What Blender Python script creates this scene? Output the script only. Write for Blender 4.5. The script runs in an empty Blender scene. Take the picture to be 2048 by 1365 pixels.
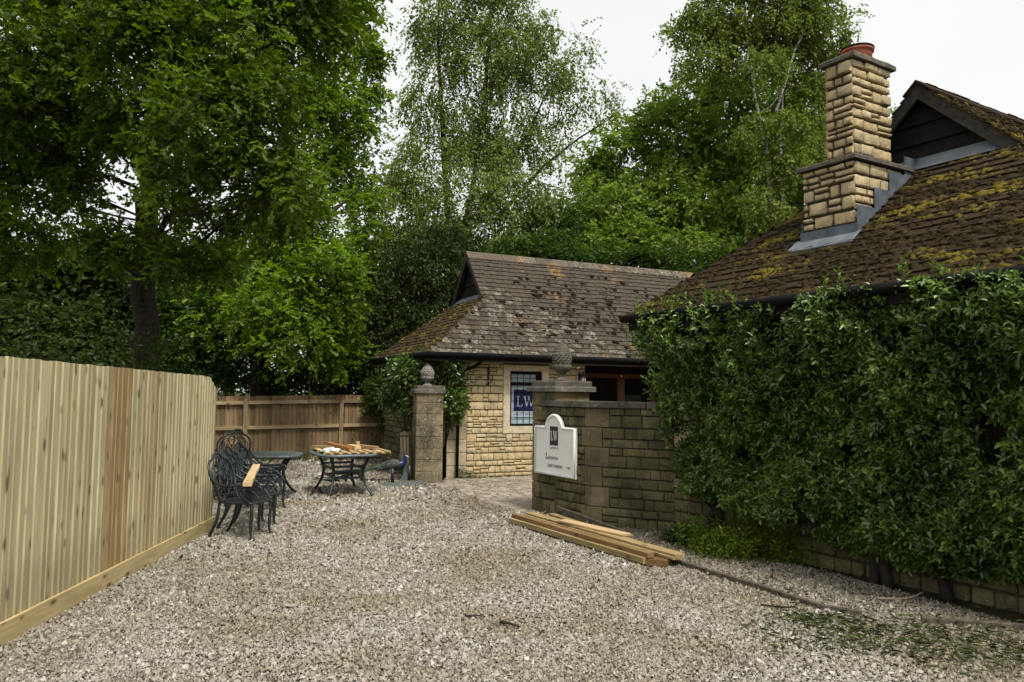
import bpy, math, random
import numpy as np
from mathutils import Vector, Matrix

R = math.radians
rng = random.Random(7)
nr = np.random.RandomState(11)
sc = bpy.context.scene
col = sc.collection

# ------------------------------------------------------------------ camera
EYE = Vector((0.0, 0.0, 1.75))
FPX = 1540.0                      # focal length in pixels of the 2048 px wide photograph
PITCH, ROLL = R(3.9), R(0.6)
FWD = Vector((0, math.cos(PITCH), math.sin(PITCH)))
_u0 = Vector((0, -math.sin(PITCH), math.cos(PITCH)))
_r0 = Vector((1, 0, 0))
RIGHT = _r0 * math.cos(ROLL) + _u0 * math.sin(ROLL)
UP = -_r0 * math.sin(ROLL) + _u0 * math.cos(ROLL)
cd = bpy.data.cameras.new('camera')
cam = bpy.data.objects.new('camera', cd)
col.objects.link(cam)
cd.sensor_width = 36.0
cd.lens = FPX / 2048 * 36
cd.clip_start = 0.05
cd.clip_end = 2000
_b = -FWD
cam.matrix_world = Matrix(((RIGHT.x, UP.x, _b.x, EYE.x), (RIGHT.y, UP.y, _b.y, EYE.y), (RIGHT.z, UP.z, _b.z, EYE.z), (0, 0, 0, 1)))
sc.camera = cam

# ------------------------------------------------------------------ sky and sun (bright overcast)
SUN_EL, SUN_AZ = R(58), R(152)     # azimuth from +Y towards +X
w = bpy.data.worlds.new('World')
sc.world = w
w.use_nodes = True
wn = w.node_tree.nodes
wl = w.node_tree.links
bg = wn['Background']
skyt = wn.new('ShaderNodeTexSky')
skyt.sky_type = 'NISHITA'
skyt.sun_disc = False
skyt.sun_elevation = SUN_EL
skyt.sun_rotation = SUN_AZ
skyt.dust_density = 4.0
skyt.air_density = 1.0
hs_ = wn.new('ShaderNodeHueSaturation')
hs_.inputs['Saturation'].default_value = 0.3
mx_ = wn.new('ShaderNodeMix')
mx_.data_type = 'RGBA'
mx_.inputs['Factor'].default_value = 0.8
tcw = wn.new('ShaderNodeTexCoord')
ncl = wn.new('ShaderNodeTexNoise')
ncl.inputs['Scale'].default_value = 2.2
ncl.inputs['Detail'].default_value = 5
rcl = wn.new('ShaderNodeValToRGB')                       # the cloud sheet, faintly mottled
rcl.color_ramp.elements[0].position = 0.3
rcl.color_ramp.elements[0].color = (0.87, 0.88, 0.86, 1)
rcl.color_ramp.elements[1].position = 0.7
rcl.color_ramp.elements[1].color = (1.0, 1.0, 0.97, 1)
mcl = wn.new('ShaderNodeMix')
mcl.data_type = 'RGBA'
mcl.blend_type = 'MULTIPLY'
mcl.inputs['Factor'].default_value = 1.0
mcl.inputs[7].default_value = (4.35, 4.4, 4.4, 1)
wl.new(tcw.outputs['Generated'], ncl.inputs['Vector'])
wl.new(ncl.outputs[0], rcl.inputs[0])
wl.new(rcl.outputs[0], mcl.inputs[6])
wl.new(mcl.outputs[2], mx_.inputs[7])
wl.new(skyt.outputs[0], hs_.inputs['Color'])
wl.new(hs_.outputs[0], mx_.inputs[6])
wl.new(mx_.outputs[2], bg.inputs['Color'])
bg.inputs['Strength'].default_value = 0.1
sl = bpy.data.lights.new('sun', 'SUN')
sl.energy = 1.5
sl.angle = R(11)
sl.color = (1.0, 0.955, 0.86)
so = bpy.data.objects.new('sun', sl)
col.objects.link(so)
_sd = Vector((math.sin(SUN_AZ) * math.cos(SUN_EL), math.cos(SUN_AZ) * math.cos(SUN_EL), math.sin(SUN_EL)))
so.rotation_euler = _sd.to_track_quat('Z', 'Y').to_euler()
so.location = _sd * 60
sc.view_settings.view_transform = 'Standard'
sc.view_settings.look = 'None'
sc.view_settings.exposure = 1.32
sc.view_settings.gamma = 1.0
try:
    sc.cycles.max_bounces = 6
    sc.cycles.diffuse_bounces = 3
    sc.cycles.glossy_bounces = 2
    sc.cycles.transmission_bounces = 4
    sc.cycles.transparent_max_bounces = 6
    sc.cycles.use_denoising = True
    sc.cycles.caustics_reflective = False
    sc.cycles.caustics_refractive = False
except Exception:
    pass


# ------------------------------------------------------------------ projection helpers (for laying out the site from surveyed sight lines)
def ray(px, py):
    return FWD * FPX + RIGHT * (px - 1024) - UP * (py - 682.5)


def at(px, py, Y):
    d = ray(px, py)
    return EYE + d * (Y / d.y)


def gz(px, py, z=0.0):
    d = ray(px, py)
    return EYE + d * ((z - EYE.z) / d.z)


def proj(P):
    v = Vector(P) - EYE
    z = v.dot(FWD)
    if z < 0.05:
        return None
    return (1024 + FPX * v.dot(RIGHT) / z, 682.5 - FPX * v.dot(UP) / z, z)


# ------------------------------------------------------------------ object helpers
def tag(o, label=None, cat=None, group=None, kind=None):
    if label:
        o['label'] = label
    if cat:
        o['category'] = cat
    if group:
        o['group'] = group
    if kind:
        o['kind'] = kind
    return o


def empty(name, loc, rz=0.0, label=None, cat=None, group=None):
    o = bpy.data.objects.new(name, None)
    col.objects.link(o)
    o.empty_display_size = 0.1
    o.location = loc
    o.rotation_euler = (0, 0, rz)
    return tag(o, label, cat, group)


def link(name, me, parent=None, M=None):
    o = bpy.data.objects.new(name, me)
    col.objects.link(o)
    if parent is not None:
        o.parent = parent
    if M is not None:
        o.matrix_basis = M
    return o


def copy_tree(o, parent=None):
    c = o.copy()
    col.objects.link(c)
    if parent is not None:
        c.parent = parent
        c.matrix_parent_inverse = Matrix()
    for ch in [x for x in bpy.data.objects if x.parent == o]:
        copy_tree(ch, c)
    return c


class MB:
    """collects vertices and faces of one mesh"""
    def __init__(self):
        self.v, self.f, self.mi, self.sm = [], [], [], []

    def add(self, vs, fs, mi=0, sm=False):
        b = len(self.v)
        self.v += [tuple(p) for p in vs]
        self.f += [tuple(i + b for i in f) for f in fs]
        self.mi += [mi] * len(fs)
        self.sm += [sm] * len(fs)
        return self

    def box(self, lo, hi, M=None, mi=0):
        x0, y0, z0 = lo
        x1, y1, z1 = hi
        vs = [Vector(p) for p in ((x0, y0, z0), (x1, y0, z0), (x1, y1, z0), (x0, y1, z0), (x0, y0, z1), (x1, y0, z1), (x1, y1, z1), (x0, y1, z1))]
        if M is not None:
            vs = [M @ p for p in vs]
        return self.add(vs, [(3, 2, 1, 0), (4, 5, 6, 7), (0, 1, 5, 4), (1, 2, 6, 5), (2, 3, 7, 6), (3, 0, 4, 7)], mi)

    def bar(self, a, b, w, h, mi=0, bev=0.0):
        """a beam from a to b (bottom centre line), w wide, h high"""
        a, b = Vector(a), Vector(b)
        d = (b - a).normalized()
        s = d.cross(Vector((0, 0, 1)))
        s = s.normalized() if s.length > 1e-4 else Vector((1, 0, 0))
        u = s.cross(d)
        vs = []
        for p in (a, b):
            for (i, j) in ((-1, 0), (1, 0), (1, 1), (-1, 1)):
                vs.append(p + s * (i * w / 2) + u * (j * h))
        return self.add(vs, [(0, 1, 2, 3), (7, 6, 5, 4), (0, 4, 5, 1), (1, 5, 6, 2), (2, 6, 7, 3), (3, 7, 4, 0)], mi)

    def tube(self, pts, rad, seg=6, mi=0, flat=1.0, cap=True):
        pts = [Vector(p) for p in pts]
        n = len(pts)
        if not hasattr(rad, '__len__'):
            rad = [rad] * n
        vs, fs = [], []
        prev = None
        for i, p in enumerate(pts):
            d = (pts[min(i + 1, n - 1)] - pts[max(i - 1, 0)]).normalized()
            if prev is None:
                a = Vector((0, 0, 1)) if abs(d.z) < 0.9 else Vector((1, 0, 0))
                s = d.cross(a).normalized()
            else:
                s = (prev - d * prev.dot(d))
                s = s.normalized() if s.length > 1e-5 else d.orthogonal().normalized()
            prev = s
            t = d.cross(s)
            for k in range(seg):
                an = 2 * math.pi * k / seg
                vs.append(p + s * (math.cos(an) * rad[i]) + t * (math.sin(an) * rad[i] * flat))
        for i in range(n - 1):
            for k in range(seg):
                k2 = (k + 1) % seg
                fs.append((i * seg + k, i * seg + k2, (i + 1) * seg + k2, (i + 1) * seg + k))
        if cap:
            fs.append(tuple(reversed(range(seg))))
            fs.append(tuple((n - 1) * seg + k for k in range(seg)))
        return self.add(vs, fs, mi, True)

    def lathe(self, prof, c=(0, 0, 0), seg=16, mi=0, sq=None):
        vs, fs = [], []
        c = Vector(c)
        for (r_, z_) in prof:
            for k in range(seg):
                an = 2 * math.pi * (k + 0.5) / seg
                vs.append(c + Vector((r_ * math.cos(an), r_ * math.sin(an), z_)))
        m = len(prof)
        for i in range(m - 1):
            for k in range(seg):
                k2 = (k + 1) % seg
                fs.append((i * seg + k, i * seg + k2, (i + 1) * seg + k2, (i + 1) * seg + k))
        fs.append(tuple(reversed(range(seg))))
        fs.append(tuple((m - 1) * seg + k for k in range(seg)))
        return self.add(vs, fs, mi, True)

    def prism(self, poly, M, t, mi=0):
        """poly in local xz of M, from y=0 to y=-t (front at -t)"""
        n = len(poly)
        vs = [M @ Vector((p[0], 0, p[1])) for p in poly] + [M @ Vector((p[0], -t, p[1])) for p in poly]
        fs = [tuple(reversed(range(n))), tuple(range(n, 2 * n))] + [((i + 1) % n, i, n + i, n + (i + 1) % n)[::1] for i in range(n)]
        return self.add(vs, fs, mi)

    def mesh(self, name, mats, smooth=None):
        me = bpy.data.meshes.new(name)
        me.from_pydata(self.v, [], self.f)
        for m in (mats if isinstance(mats, (list, tuple)) else [mats]):
            me.materials.append(m)
        if len(self.mi):
            me.polygons.foreach_set('material_index', self.mi)
            me.polygons.foreach_set('use_smooth', self.sm if smooth is None else [smooth] * len(self.f))
        me.update()
        return me

    def build(self, name, mats, parent=None, smooth=None, M=None):
        return link(name, self.mesh(name, mats, smooth), parent, M)


def np_mesh(name, V, F, mat, attr=None, smooth=False):
    """V (n,3), F (m,k) numpy -> mesh"""
    me = bpy.data.meshes.new(name)
    V = np.ascontiguousarray(V, dtype=np.float32)
    F = np.ascontiguousarray(F, dtype=np.int32)
    m, k = F.shape
    me.vertices.add(len(V))
    me.vertices.foreach_set('co', V.ravel())
    me.loops.add(m * k)
    me.loops.foreach_set('vertex_index', F.ravel())
    me.polygons.add(m)
    me.polygons.foreach_set('loop_start', np.arange(0, m * k, k, dtype=np.int32))
    me.materials.append(mat)
    if smooth:
        me.polygons.foreach_set('use_smooth', np.ones(m, dtype=bool))
    if attr is not None:
        a = me.attributes.new('rnd', 'FLOAT', 'POINT')
        a.data.foreach_set('value', np.ascontiguousarray(attr, dtype=np.float32))
    me.update(calc_edges=True)
    return me


# ------------------------------------------------------------------ material helpers
class NG:
    def __init__(self, name):
        self.m = bpy.data.materials.new(name)
        self.m.use_nodes = True
        self.t = self.m.node_tree
        self.b = self.t.nodes['Principled BSDF']
        self.out = self.t.nodes['Material Output']
        self._pos = None

    def n(self, t, **kw):
        o = self.t.nodes.new(t)
        for k, v in kw.items():
            setattr(o, k, v)
        return o

    def l(self, a, b):
        self.t.links.new(a, b)

    def pos(self):
        if self._pos is None:
            self._pos = self.n('ShaderNodeNewGeometry').outputs['Position']
        return self._pos

    def obj(self):
        return self.n('ShaderNodeTexCoord').outputs['Object']

    def rnd(self):
        return self.n('ShaderNodeObjectInfo').outputs['Random']

    def attr(self, name):
        return self.n('ShaderNodeAttribute', attribute_name=name).outputs['Fac']

    def mapv(self, vec, scale=(1, 1, 1), loc=None):
        mp = self.n('ShaderNodeMapping')
        self.l(vec, mp.inputs[0])
        mp.inputs['Scale'].default_value = scale
        if loc is not None:
            if hasattr(loc, 'is_output'):
                cx = self.n('ShaderNodeCombineXYZ')
                for i in range(3):
                    self.l(loc, cx.inputs[i])
                self.l(cx.outputs[0], mp.inputs['Location'])
            else:
                mp.inputs['Location'].default_value = loc
        return mp.outputs[0]

    def noise(self, vec, scale, detail=4, rough=0.55, dist=0.0):
        t = self.n('ShaderNodeTexNoise')
        self.l(vec, t.inputs['Vector'])
        t.inputs['Scale'].default_value = scale
        t.inputs['Detail'].default_value = detail
        t.inputs['Roughness'].default_value = rough
        t.inputs['Distortion'].default_value = dist
        return t.outputs[0]

    def voro(self, vec, scale, out='Distance', feature='F1', rand=1.0):
        t = self.n('ShaderNodeTexVoronoi', feature=feature)
        self.l(vec, t.inputs['Vector'])
        t.inputs['Scale'].default_value = scale
        t.inputs['Randomness'].default_value = rand
        return t.outputs[out]

    def ramp(self, fac, stops):
        t = self.n('ShaderNodeValToRGB')
        self.l(fac, t.inputs[0])
        e = t.color_ramp.elements
        while len(e) < len(stops):
            e.new(0.5)
        for i, (p, c) in enumerate(stops):
            e[i].position = p
            e[i].color = (c, c, c, 1) if not hasattr(c, '__len__') else (c[0], c[1], c[2], 1)
        return t.outputs[0]

    def mix(self, fac, a, b, mode='MIX'):
        t = self.n('ShaderNodeMix', data_type='RGBA', blend_type=mode)
        for k, v in ((0, fac), (6, a), (7, b)):
            s = t.inputs[k]
            if hasattr(v, 'is_output'):
                self.l(v, s)
            elif hasattr(v, '__len__'):
                s.default_value = (v[0], v[1], v[2], 1)
            elif k == 0:
                s.default_value = v
            else:
                s.default_value = (v, v, v, 1)
        return t.outputs[2]

    def math(self, op, a, b=0.5):
        t = self.n('ShaderNodeMath', operation=op)
        for s, v in ((t.inputs[0], a), (t.inputs[1], b)):
            if hasattr(v, 'is_output'):
                self.l(v, s)
            else:
                s.default_value = v
        return t.outputs[0]

    def mul(self, c, f):
        """colour times grey factor"""
        return self.mix(1.0, c, f, 'MULTIPLY')

    def bump(self, h, strength=0.5, dist=0.01):
        t = self.n('ShaderNodeBump')
        self.l(h, t.inputs['Height'])
        t.inputs['Strength'].default_value = strength
        t.inputs['Distance'].default_value = dist
        self.l(t.outputs[0], self.b.inputs['Normal'])
        return self

    def done(self, colr, rough=0.85, metal=0.0, spec=0.3):
        if hasattr(colr, 'is_output'):
            self.l(colr, self.b.inputs['Base Color'])
        else:
            self.b.inputs['Base Color'].default_value = (colr[0], colr[1], colr[2], 1)
        if hasattr(rough, 'is_output'):
            self.l(rough, self.b.inputs['Roughness'])
        else:
            self.b.inputs['Roughness'].default_value = rough
        self.b.inputs['Metallic'].default_value = metal
        self.b.inputs['Specular IOR Level'].default_value = spec
        return self.m


def stone_mat(name, base, var, stain, stain_amt, lichen=0.0, bump=0.6):
    g = NG(name)
    p = g.pos()
    r_ = g.rnd()
    c = g.ramp(r_, [(0.0, [b * (1 - var) for b in base]), (0.35, [base[0] * 1.02, base[1] * 0.96, base[2] * 0.85]), (0.7, base), (1.0, [min(1, b * (1 + var)) for b in base])])
    n1 = g.noise(p, 9, 6, 0.62)
    n2 = g.noise(p, 60, 3, 0.6)
    c = g.mul(c, g.ramp(n1, [(0.28, 0.62), (0.5, 1.0), (0.75, 1.18)]))
    c = g.mul(c, g.ramp(n2, [(0.25, 0.72), (0.6, 1.05)]))
    n3 = g.noise(p, 2.2, 5, 0.65)
    c = g.mix(g.ramp(n3, [(0.5 - stain_amt * 0.25, 0.0), (0.78 - stain_amt * 0.2, min(1, 0.35 + stain_amt))]), c, stain)
    if lichen > 0:
        v = g.noise(p, 30, 4, 0.7)
        c = g.mix(g.ramp(v, [(0.66 - lichen * 0.12, 0.0), (0.74 - lichen * 0.1, 0.85)]), c, (0.42, 0.41, 0.36))
    h = g.math('ADD', g.math('MULTIPLY', n1, 1.0), g.math('MULTIPLY', g.noise(p, 38, 5, 0.7), 0.6))
    g.bump(h, bump, 0.03)
    return g.done(c, 0.92, 0, 0.2)


def leaf_mat(name, dark, light, trans, gloss=0.25, rough=0.42, tr=0.4, gf=0.02):
    g = NG(name)
    a = g.attr('rnd')
    c = g.ramp(a, [(0.0, dark), (0.6, [(d + l) / 2 for d, l in zip(dark, light)]), (1.0, light)])
    tcol = g.mul(c, trans)
    df = g.n('ShaderNodeBsdfDiffuse')
    tl = g.n('ShaderNodeBsdfTranslucent')
    g.l(c, df.inputs[0])
    g.l(tcol, tl.inputs[0])
    m1 = g.n('ShaderNodeMixShader')
    m1.inputs[0].default_value = tr
    g.l(df.outputs[0], m1.inputs[1])
    g.l(tl.outputs[0], m1.inputs[2])
    gl = g.n('ShaderNodeBsdfGlossy')
    gl.inputs['Roughness'].default_value = rough
    gl.inputs['Color'].default_value = (0.5 + gloss * 0.4, 0.55 + gloss * 0.4, 0.5 + gloss * 0.4, 1)
    m2 = g.n('ShaderNodeMixShader')
    m2.inputs[0].default_value = gf
    g.l(m1.outputs[0], m2.inputs[1])
    g.l(gl.outputs[0], m2.inputs[2])
    g.l(m2.outputs[0], g.out.inputs[0])
    return g.m


def wood_mat(name, c0, c1, knot, axis='z', stainc=None, grey=None, rough=0.8, knots=1.0, sat_stain=0.0, contrast=1.0, splash=False):
    """boards: grain along the object's own long axis"""
    g = NG(name)
    o = g.obj()
    r_ = g.rnd()
    off = g.math('MULTIPLY', r_, 37.0)
    s = {'x': (0.7, 14, 14), 'y': (14, 0.7, 14), 'z': (14, 14, 0.7)}[axis]
    vec = g.mapv(o, s, off)
    grain = g.noise(vec, 3.0, 5, 0.6, 0.6)
    c = g.ramp(grain, [(0.25, c0), (0.55, [(a + b) / 2 for a, b in zip(c0, c1)]), (0.75, c1)])
    cf = lambda t: [1 + (k - 1) * contrast for k in t]
    c = g.mul(c, g.ramp(r_, [(0.0, cf((0.66, 0.65, 0.61))), (0.3, cf((0.88, 0.86, 0.82))), (0.6, (1.0, 1.0, 1.0)), (1.0, cf((1.22, 1.21, 1.17)))]))
    s2 = {'x': (3.6, 8.5, 8.5), 'y': (8.5, 3.6, 8.5), 'z': (8.5, 8.5, 3.6)}[axis]
    kvec = g.mapv(o, s2, off)
    kv = g.voro(kvec, 1.0)
    kn = g.ramp(kv, [(0.11, 1.0), (0.21, 0.0)])
    halo = g.ramp(kv, [(0.10, 0.45), (0.3, 0.0)])
    c = g.mix(halo, c, g.mul(c0, 0.85))
    c = g.mix(g.math('MULTIPLY', kn, 0.9 * knots), c, knot)
    big = g.noise(g.mapv(o, {'x': (0.5, 3, 3), 'y': (3, 0.5, 3), 'z': (3, 3, 0.5)}[axis], off), 2.0, 3)
    c = g.mul(c, g.ramp(big, [(0.3, 0.74), (0.6, 1.06)]))
    if stainc is not None:
        f2 = g.ramp(g.math('FRACT', g.math('MULTIPLY', r_, 7.31)), [(0.90 - sat_stain, 0.0), (0.93 - sat_stain, 0.75)])
        c = g.mix(f2, c, g.mul(stainc, g.ramp(big, [(0.3, 0.55), (0.65, 1.15)])))
    if splash:
        sx = g.n('ShaderNodeSeparateXYZ')
        g.l(g.pos(), sx.inputs[0])
        nz = g.noise(g.mapv(g.pos(), (5, 5, 1.2)), 1.6, 4, 0.6)
        hgt = g.math('SUBTRACT', sx.outputs[2], g.math('MULTIPLY', nz, 0.75))
        c = g.mix(g.ramp(hgt, [(0.0, 0.42), (0.22, 0.0)]), c, (0.23, 0.18, 0.10))
    g.bump(g.math('ADD', grain, g.math('MULTIPLY', kn, -0.5)), 0.35, 0.004)
    return g.done(c, rough, 0, 0.25)


def plain(name, colr, rough=0.6, metal=0.0, var=0.25, sc_=14, spec=0.4, bump=0.0):
    g = NG(name)
    p = g.obj()
    n1 = g.noise(p, sc_, 5, 0.6)
    c = g.mul(colr, g.ramp(n1, [(0.3, 1 - var), (0.7, 1 + var * 0.6)]))
    if bump:
        g.bump(n1, bump, 0.01)
    return g.done(c, rough, metal, spec)


# ------------------------------------------------------------------ materials
M = {}
M['cot_stone'] = stone_mat('cotswold_stone', (0.52, 0.425, 0.26), 0.12, (0.22, 0.19, 0.13), 0.12, 0, 0.5)
M['cot_dress'] = stone_mat('dressed_stone', (0.46, 0.39, 0.26), 0.08, (0.24, 0.2, 0.14), 0.2, 0, 0.15)
M['surround'] = stone_mat('pale_surround', (0.56, 0.48, 0.36), 0.02, (0.4, 0.34, 0.25), 0.05, 0, 0.06)
M['chim_stone'] = stone_mat('chimney_stone', (0.52, 0.42, 0.255), 0.18, (0.13, 0.11, 0.07), 0.25, 0, 0.8)
M['gate_stone'] = stone_mat('weathered_stone', (0.19, 0.165, 0.088), 0.3, (0.045, 0.045, 0.026), 0.55, 0.12, 0.8)
M['gate_dress'] = stone_mat('weathered_ashlar', (0.205, 0.172, 0.10), 0.15, (0.06, 0.055, 0.036), 0.5, 0.12, 0.3)
M['pillar_ash'] = stone_mat('lichened_ashlar', (0.25, 0.205, 0.125), 0.2, (0.06, 0.052, 0.034), 0.65, 0.75, 0.35)
M['finial'] = stone_mat('finial_grey', (0.27, 0.26, 0.23), 0.05, (0.12, 0.115, 0.1), 0.4, 0.5, 0.5)
M['finial_dark'] = stone_mat('finial_dark', (0.15, 0.135, 0.11), 0.05, (0.05, 0.047, 0.04), 0.5, 0.3, 0.6)
M['cap'] = stone_mat('weathered_coping', (0.155, 0.14, 0.115), 0.15, (0.05, 0.048, 0.04), 0.5, 0.45, 0.6)
M['mortar'] = stone_mat('mortar', (0.24, 0.18, 0.10), 0.05, (0.12, 0.09, 0.05), 0.3, 0, 0.7)
M['mortar_dark'] = stone_mat('dark_mortar', (0.075, 0.065, 0.045), 0.05, (0.03, 0.028, 0.02), 0.3, 0, 0.7)
M['black'] = plain('black_plastic', (0.008, 0.008, 0.009), 0.8, 0, 0.2, 8, 0.08)
M['black_wood'] = plain('black_boards', (0.012, 0.0105, 0.0095), 0.8, 0, 0.5, 9, 0.15, 0.5)
M['fascia'] = plain('grey_fascia', (0.12, 0.11, 0.10), 0.7)
M['barge'] = plain('barge_board', (0.045, 0.04, 0.034), 0.85, 0, 0.6, 18, 0.2, 0.6)
M['lead'] = plain('lead_sheet', (0.105, 0.122, 0.145), 0.55, 0.15, 0.45, 6, 0.3, 0.3)
M['lead_pale'] = plain('pale_lead', (0.15, 0.165, 0.185), 0.65, 0.05, 0.3, 6, 0.2)
M['terracotta'] = plain('terracotta', (0.36, 0.11, 0.06), 0.8, 0, 0.3, 10)
M['white'] = plain('white_paint', (0.86, 0.85, 0.82), 0.35, 0, 0.06, 3, 0.4)
M['whiteplain'] = plain('white_card', (0.80, 0.82, 0.84), 0.5, 0, 0.03, 3)
M['navy'] = plain('navy_print', (0.035, 0.028, 0.13), 0.5, 0, 0.05, 3)
M['plum'] = plain('plum_print', (0.035, 0.028, 0.05), 0.5, 0, 0.05, 3)
M['ink'] = plain('ink', (0.03, 0.03, 0.035), 0.6, 0, 0, 3)
M['ink_grey'] = plain('grey_ink', (0.25, 0.25, 0.27), 0.6, 0, 0, 3)
M['redwood'] = plain('red_brown_joinery', (0.10, 0.033, 0.022), 0.5, 0, 0.3, 20)
M['iron'] = plain('black_iron', (0.02, 0.02, 0.02), 0.5, 0.3, 0.3, 20)
M['cast'] = plain('verdigris_cast_metal', (0.026, 0.034, 0.039), 0.42, 0.3, 0.5, 26, 0.5)
M['casttop'] = plain('pale_cast_top', (0.125, 0.155, 0.16), 0.45, 0.2, 0.4, 18, 0.5)
M['concrete'] = plain('grey_green_concrete', (0.10, 0.115, 0.10), 0.85, 0, 0.4, 20, 0.2, 0.4)
M['baseconc'] = plain('parasol_base', (0.085, 0.10, 0.095), 0.8, 0, 0.3, 20)
M['bag'] = plain('white_plastic', (0.62, 0.65, 0.66), 0.4, 0, 0.25, 12)
M['darkroom'] = plain('dark_room', (0.035, 0.03, 0.03), 0.9)
M['fence_new'] = wood_mat('new_fence_wood', (0.41, 0.355, 0.20), (0.61, 0.55, 0.355), (0.13, 0.09, 0.04), 'z', contrast=0.5, splash=True)
M['fence_stain'] = wood_mat('stained_fence_wood', (0.19, 0.115, 0.045), (0.50, 0.385, 0.20), (0.10, 0.055, 0.02), 'z', contrast=0.5)
M['fence_amber'] = wood_mat('amber_fence_wood', (0.34, 0.27, 0.145), (0.53, 0.45, 0.275), (0.13, 0.08, 0.03), 'z', contrast=0.5)
M['fence_old'] = wood_mat('old_fence_wood', (0.17, 0.115, 0.06), (0.33, 0.24, 0.14), (0.07, 0.045, 0.022), 'z', rough=0.85)
M['rail'] = wood_mat('pale_rail', (0.26, 0.19, 0.11), (0.40, 0.31, 0.19), (0.10, 0.06, 0.03), 'x', rough=0.85)
M['gravel_board'] = wood_mat('gravel_board_wood', (0.28, 0.205, 0.10), (0.44, 0.345, 0.19), (0.14, 0.085, 0.035), 'y', rough=0.8)
M['base_board'] = wood_mat('base_board_wood', (0.33, 0.245, 0.115), (0.50, 0.40, 0.215), (0.14, 0.085, 0.035), 'x', rough=0.8)
M['timber'] = wood_mat('sawn_timber', (0.23, 0.165, 0.075), (0.40, 0.305, 0.155), (0.15, 0.08, 0.03), 'x', rough=0.75)
M['timber_dark'] = wood_mat('brown_timber', (0.15, 0.09, 0.036), (0.28, 0.18, 0.078), (0.1, 0.05, 0.02), 'x', rough=0.8)
M['offcut'] = wood_mat('offcut_wood', (0.46, 0.32, 0.16), (0.60, 0.44, 0.25), (0.2, 0.11, 0.05), 'x', rough=0.75)
M['offcut_red'] = wood_mat('red_offcut_wood', (0.30, 0.13, 0.05), (0.42, 0.21, 0.09), (0.12, 0.05, 0.02), 'x', rough=0.75)
M['offcut_olive'] = wood_mat('olive_offcut_wood', (0.25, 0.19, 0.08), (0.36, 0.28, 0.13), (0.12, 0.08, 0.03), 'x', rough=0.8)
M['weather'] = wood_mat('weathered_wood', (0.06, 0.05, 0.032), (0.125, 0.106, 0.068), (0.08, 0.06, 0.035), 'z', rough=0.9)
M['edging'] = plain('weathered_edging', (0.105, 0.088, 0.066), 0.95, 0, 0.45, 14, 0.1, 0.5)
M['bark'] = plain('dark_bark', (0.035, 0.029, 0.021), 0.95, 0, 0.6, 9, 0.1, 0.9)
M['twig'] = plain('twig_bark', (0.075, 0.06, 0.04), 0.95, 0, 0.4, 9, 0.1)
M['stick'] = plain('pale_stick', (0.30, 0.24, 0.15), 0.9)


def birch_bark():
    g = NG('birch_bark')
    p = g.pos()
    n1 = g.noise(g.mapv(p, (3, 3, 9)), 1.6, 5, 0.65)
    c = g.ramp(n1, [(0.40, (0.05, 0.045, 0.04)), (0.5, (0.40, 0.385, 0.35)), (0.8, (0.60, 0.58, 0.54))])
    return g.done(c, 0.85)


M['birch'] = birch_bark()


def tile_mat(name, base, pale, orange, moss, moss_amt, pale_amt, orange_amt):
    g = NG(name)
    p = g.pos()
    r_ = g.rnd()
    r2 = g.math('FRACT', g.math('MULTIPLY', r_, 13.7))
    c = g.ramp(r_, [(0, [b * 0.72 for b in base]), (0.5, base), (1, [b * 1.3 for b in base])])
    fine = g.noise(p, 55, 4, 0.7)
    c = g.mul(c, g.ramp(fine, [(0.3, 0.55), (0.62, 1.15)]))
    n2 = g.noise(p, 13, 5, 0.7)
    pm = g.math('MULTIPLY', g.ramp(n2, [(0.55 - pale_amt, 0), (0.66 - pale_amt, 1)]), g.ramp(r2, [(0.45, 0.15), (0.9, 1.0)]))
    c = g.mix(pm, c, g.mul(pale, g.ramp(fine, [(0.3, 0.65), (0.6, 1.1)])))
    if orange_amt > 0:
        n3 = g.noise(p, 1.5, 3, 0.6)
        n4 = g.noise(p, 18, 4, 0.7)
        om = g.math('MULTIPLY', g.ramp(n3, [(0.62 - orange_amt, 0), (0.72 - orange_amt, 1)]), g.ramp(n4, [(0.42, 0), (0.58, 0.9)]))
        c = g.mix(om, c, orange)
    n5 = g.noise(p, 7, 6, 0.72)
    c = g.mix(g.ramp(n5, [(0.62 - moss_amt * 0.35, 0), (0.70 - moss_amt * 0.3, 0.9)]), c, moss)
    g.bump(g.math('ADD', fine, n5), 0.7, 0.02)
    return g.done(c, 0.95, 0, 0.15)


M['cot_tile'] = tile_mat('stone_roof_tile', (0.068, 0.057, 0.043), (0.25, 0.23, 0.19), (0.27, 0.16, 0.055), (0.03, 0.024, 0.018), 0.15, 0.09, 0.03)
M['cot_tile_moss'] = tile_mat('mossy_hip_tile', (0.075, 0.058, 0.04), (0.16, 0.14, 0.11), (0.25, 0.15, 0.05), (0.07, 0.045, 0.02), 0.7, 0.0, 0.0)
M['main_tile'] = tile_mat('mossy_roof_tile', (0.042, 0.034, 0.025), (0.2, 0.18, 0.15), (0.25, 0.15, 0.05), (0.034, 0.022, 0.010), 0.9, -0.02, 0.0)
M['ridge'] = tile_mat('ridge_tile_stone', (0.12, 0.10, 0.075), (0.3, 0.28, 0.24), (0.36, 0.18, 0.04), (0.07, 0.055, 0.03), 0.05, 0.04, 0.08)


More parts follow.
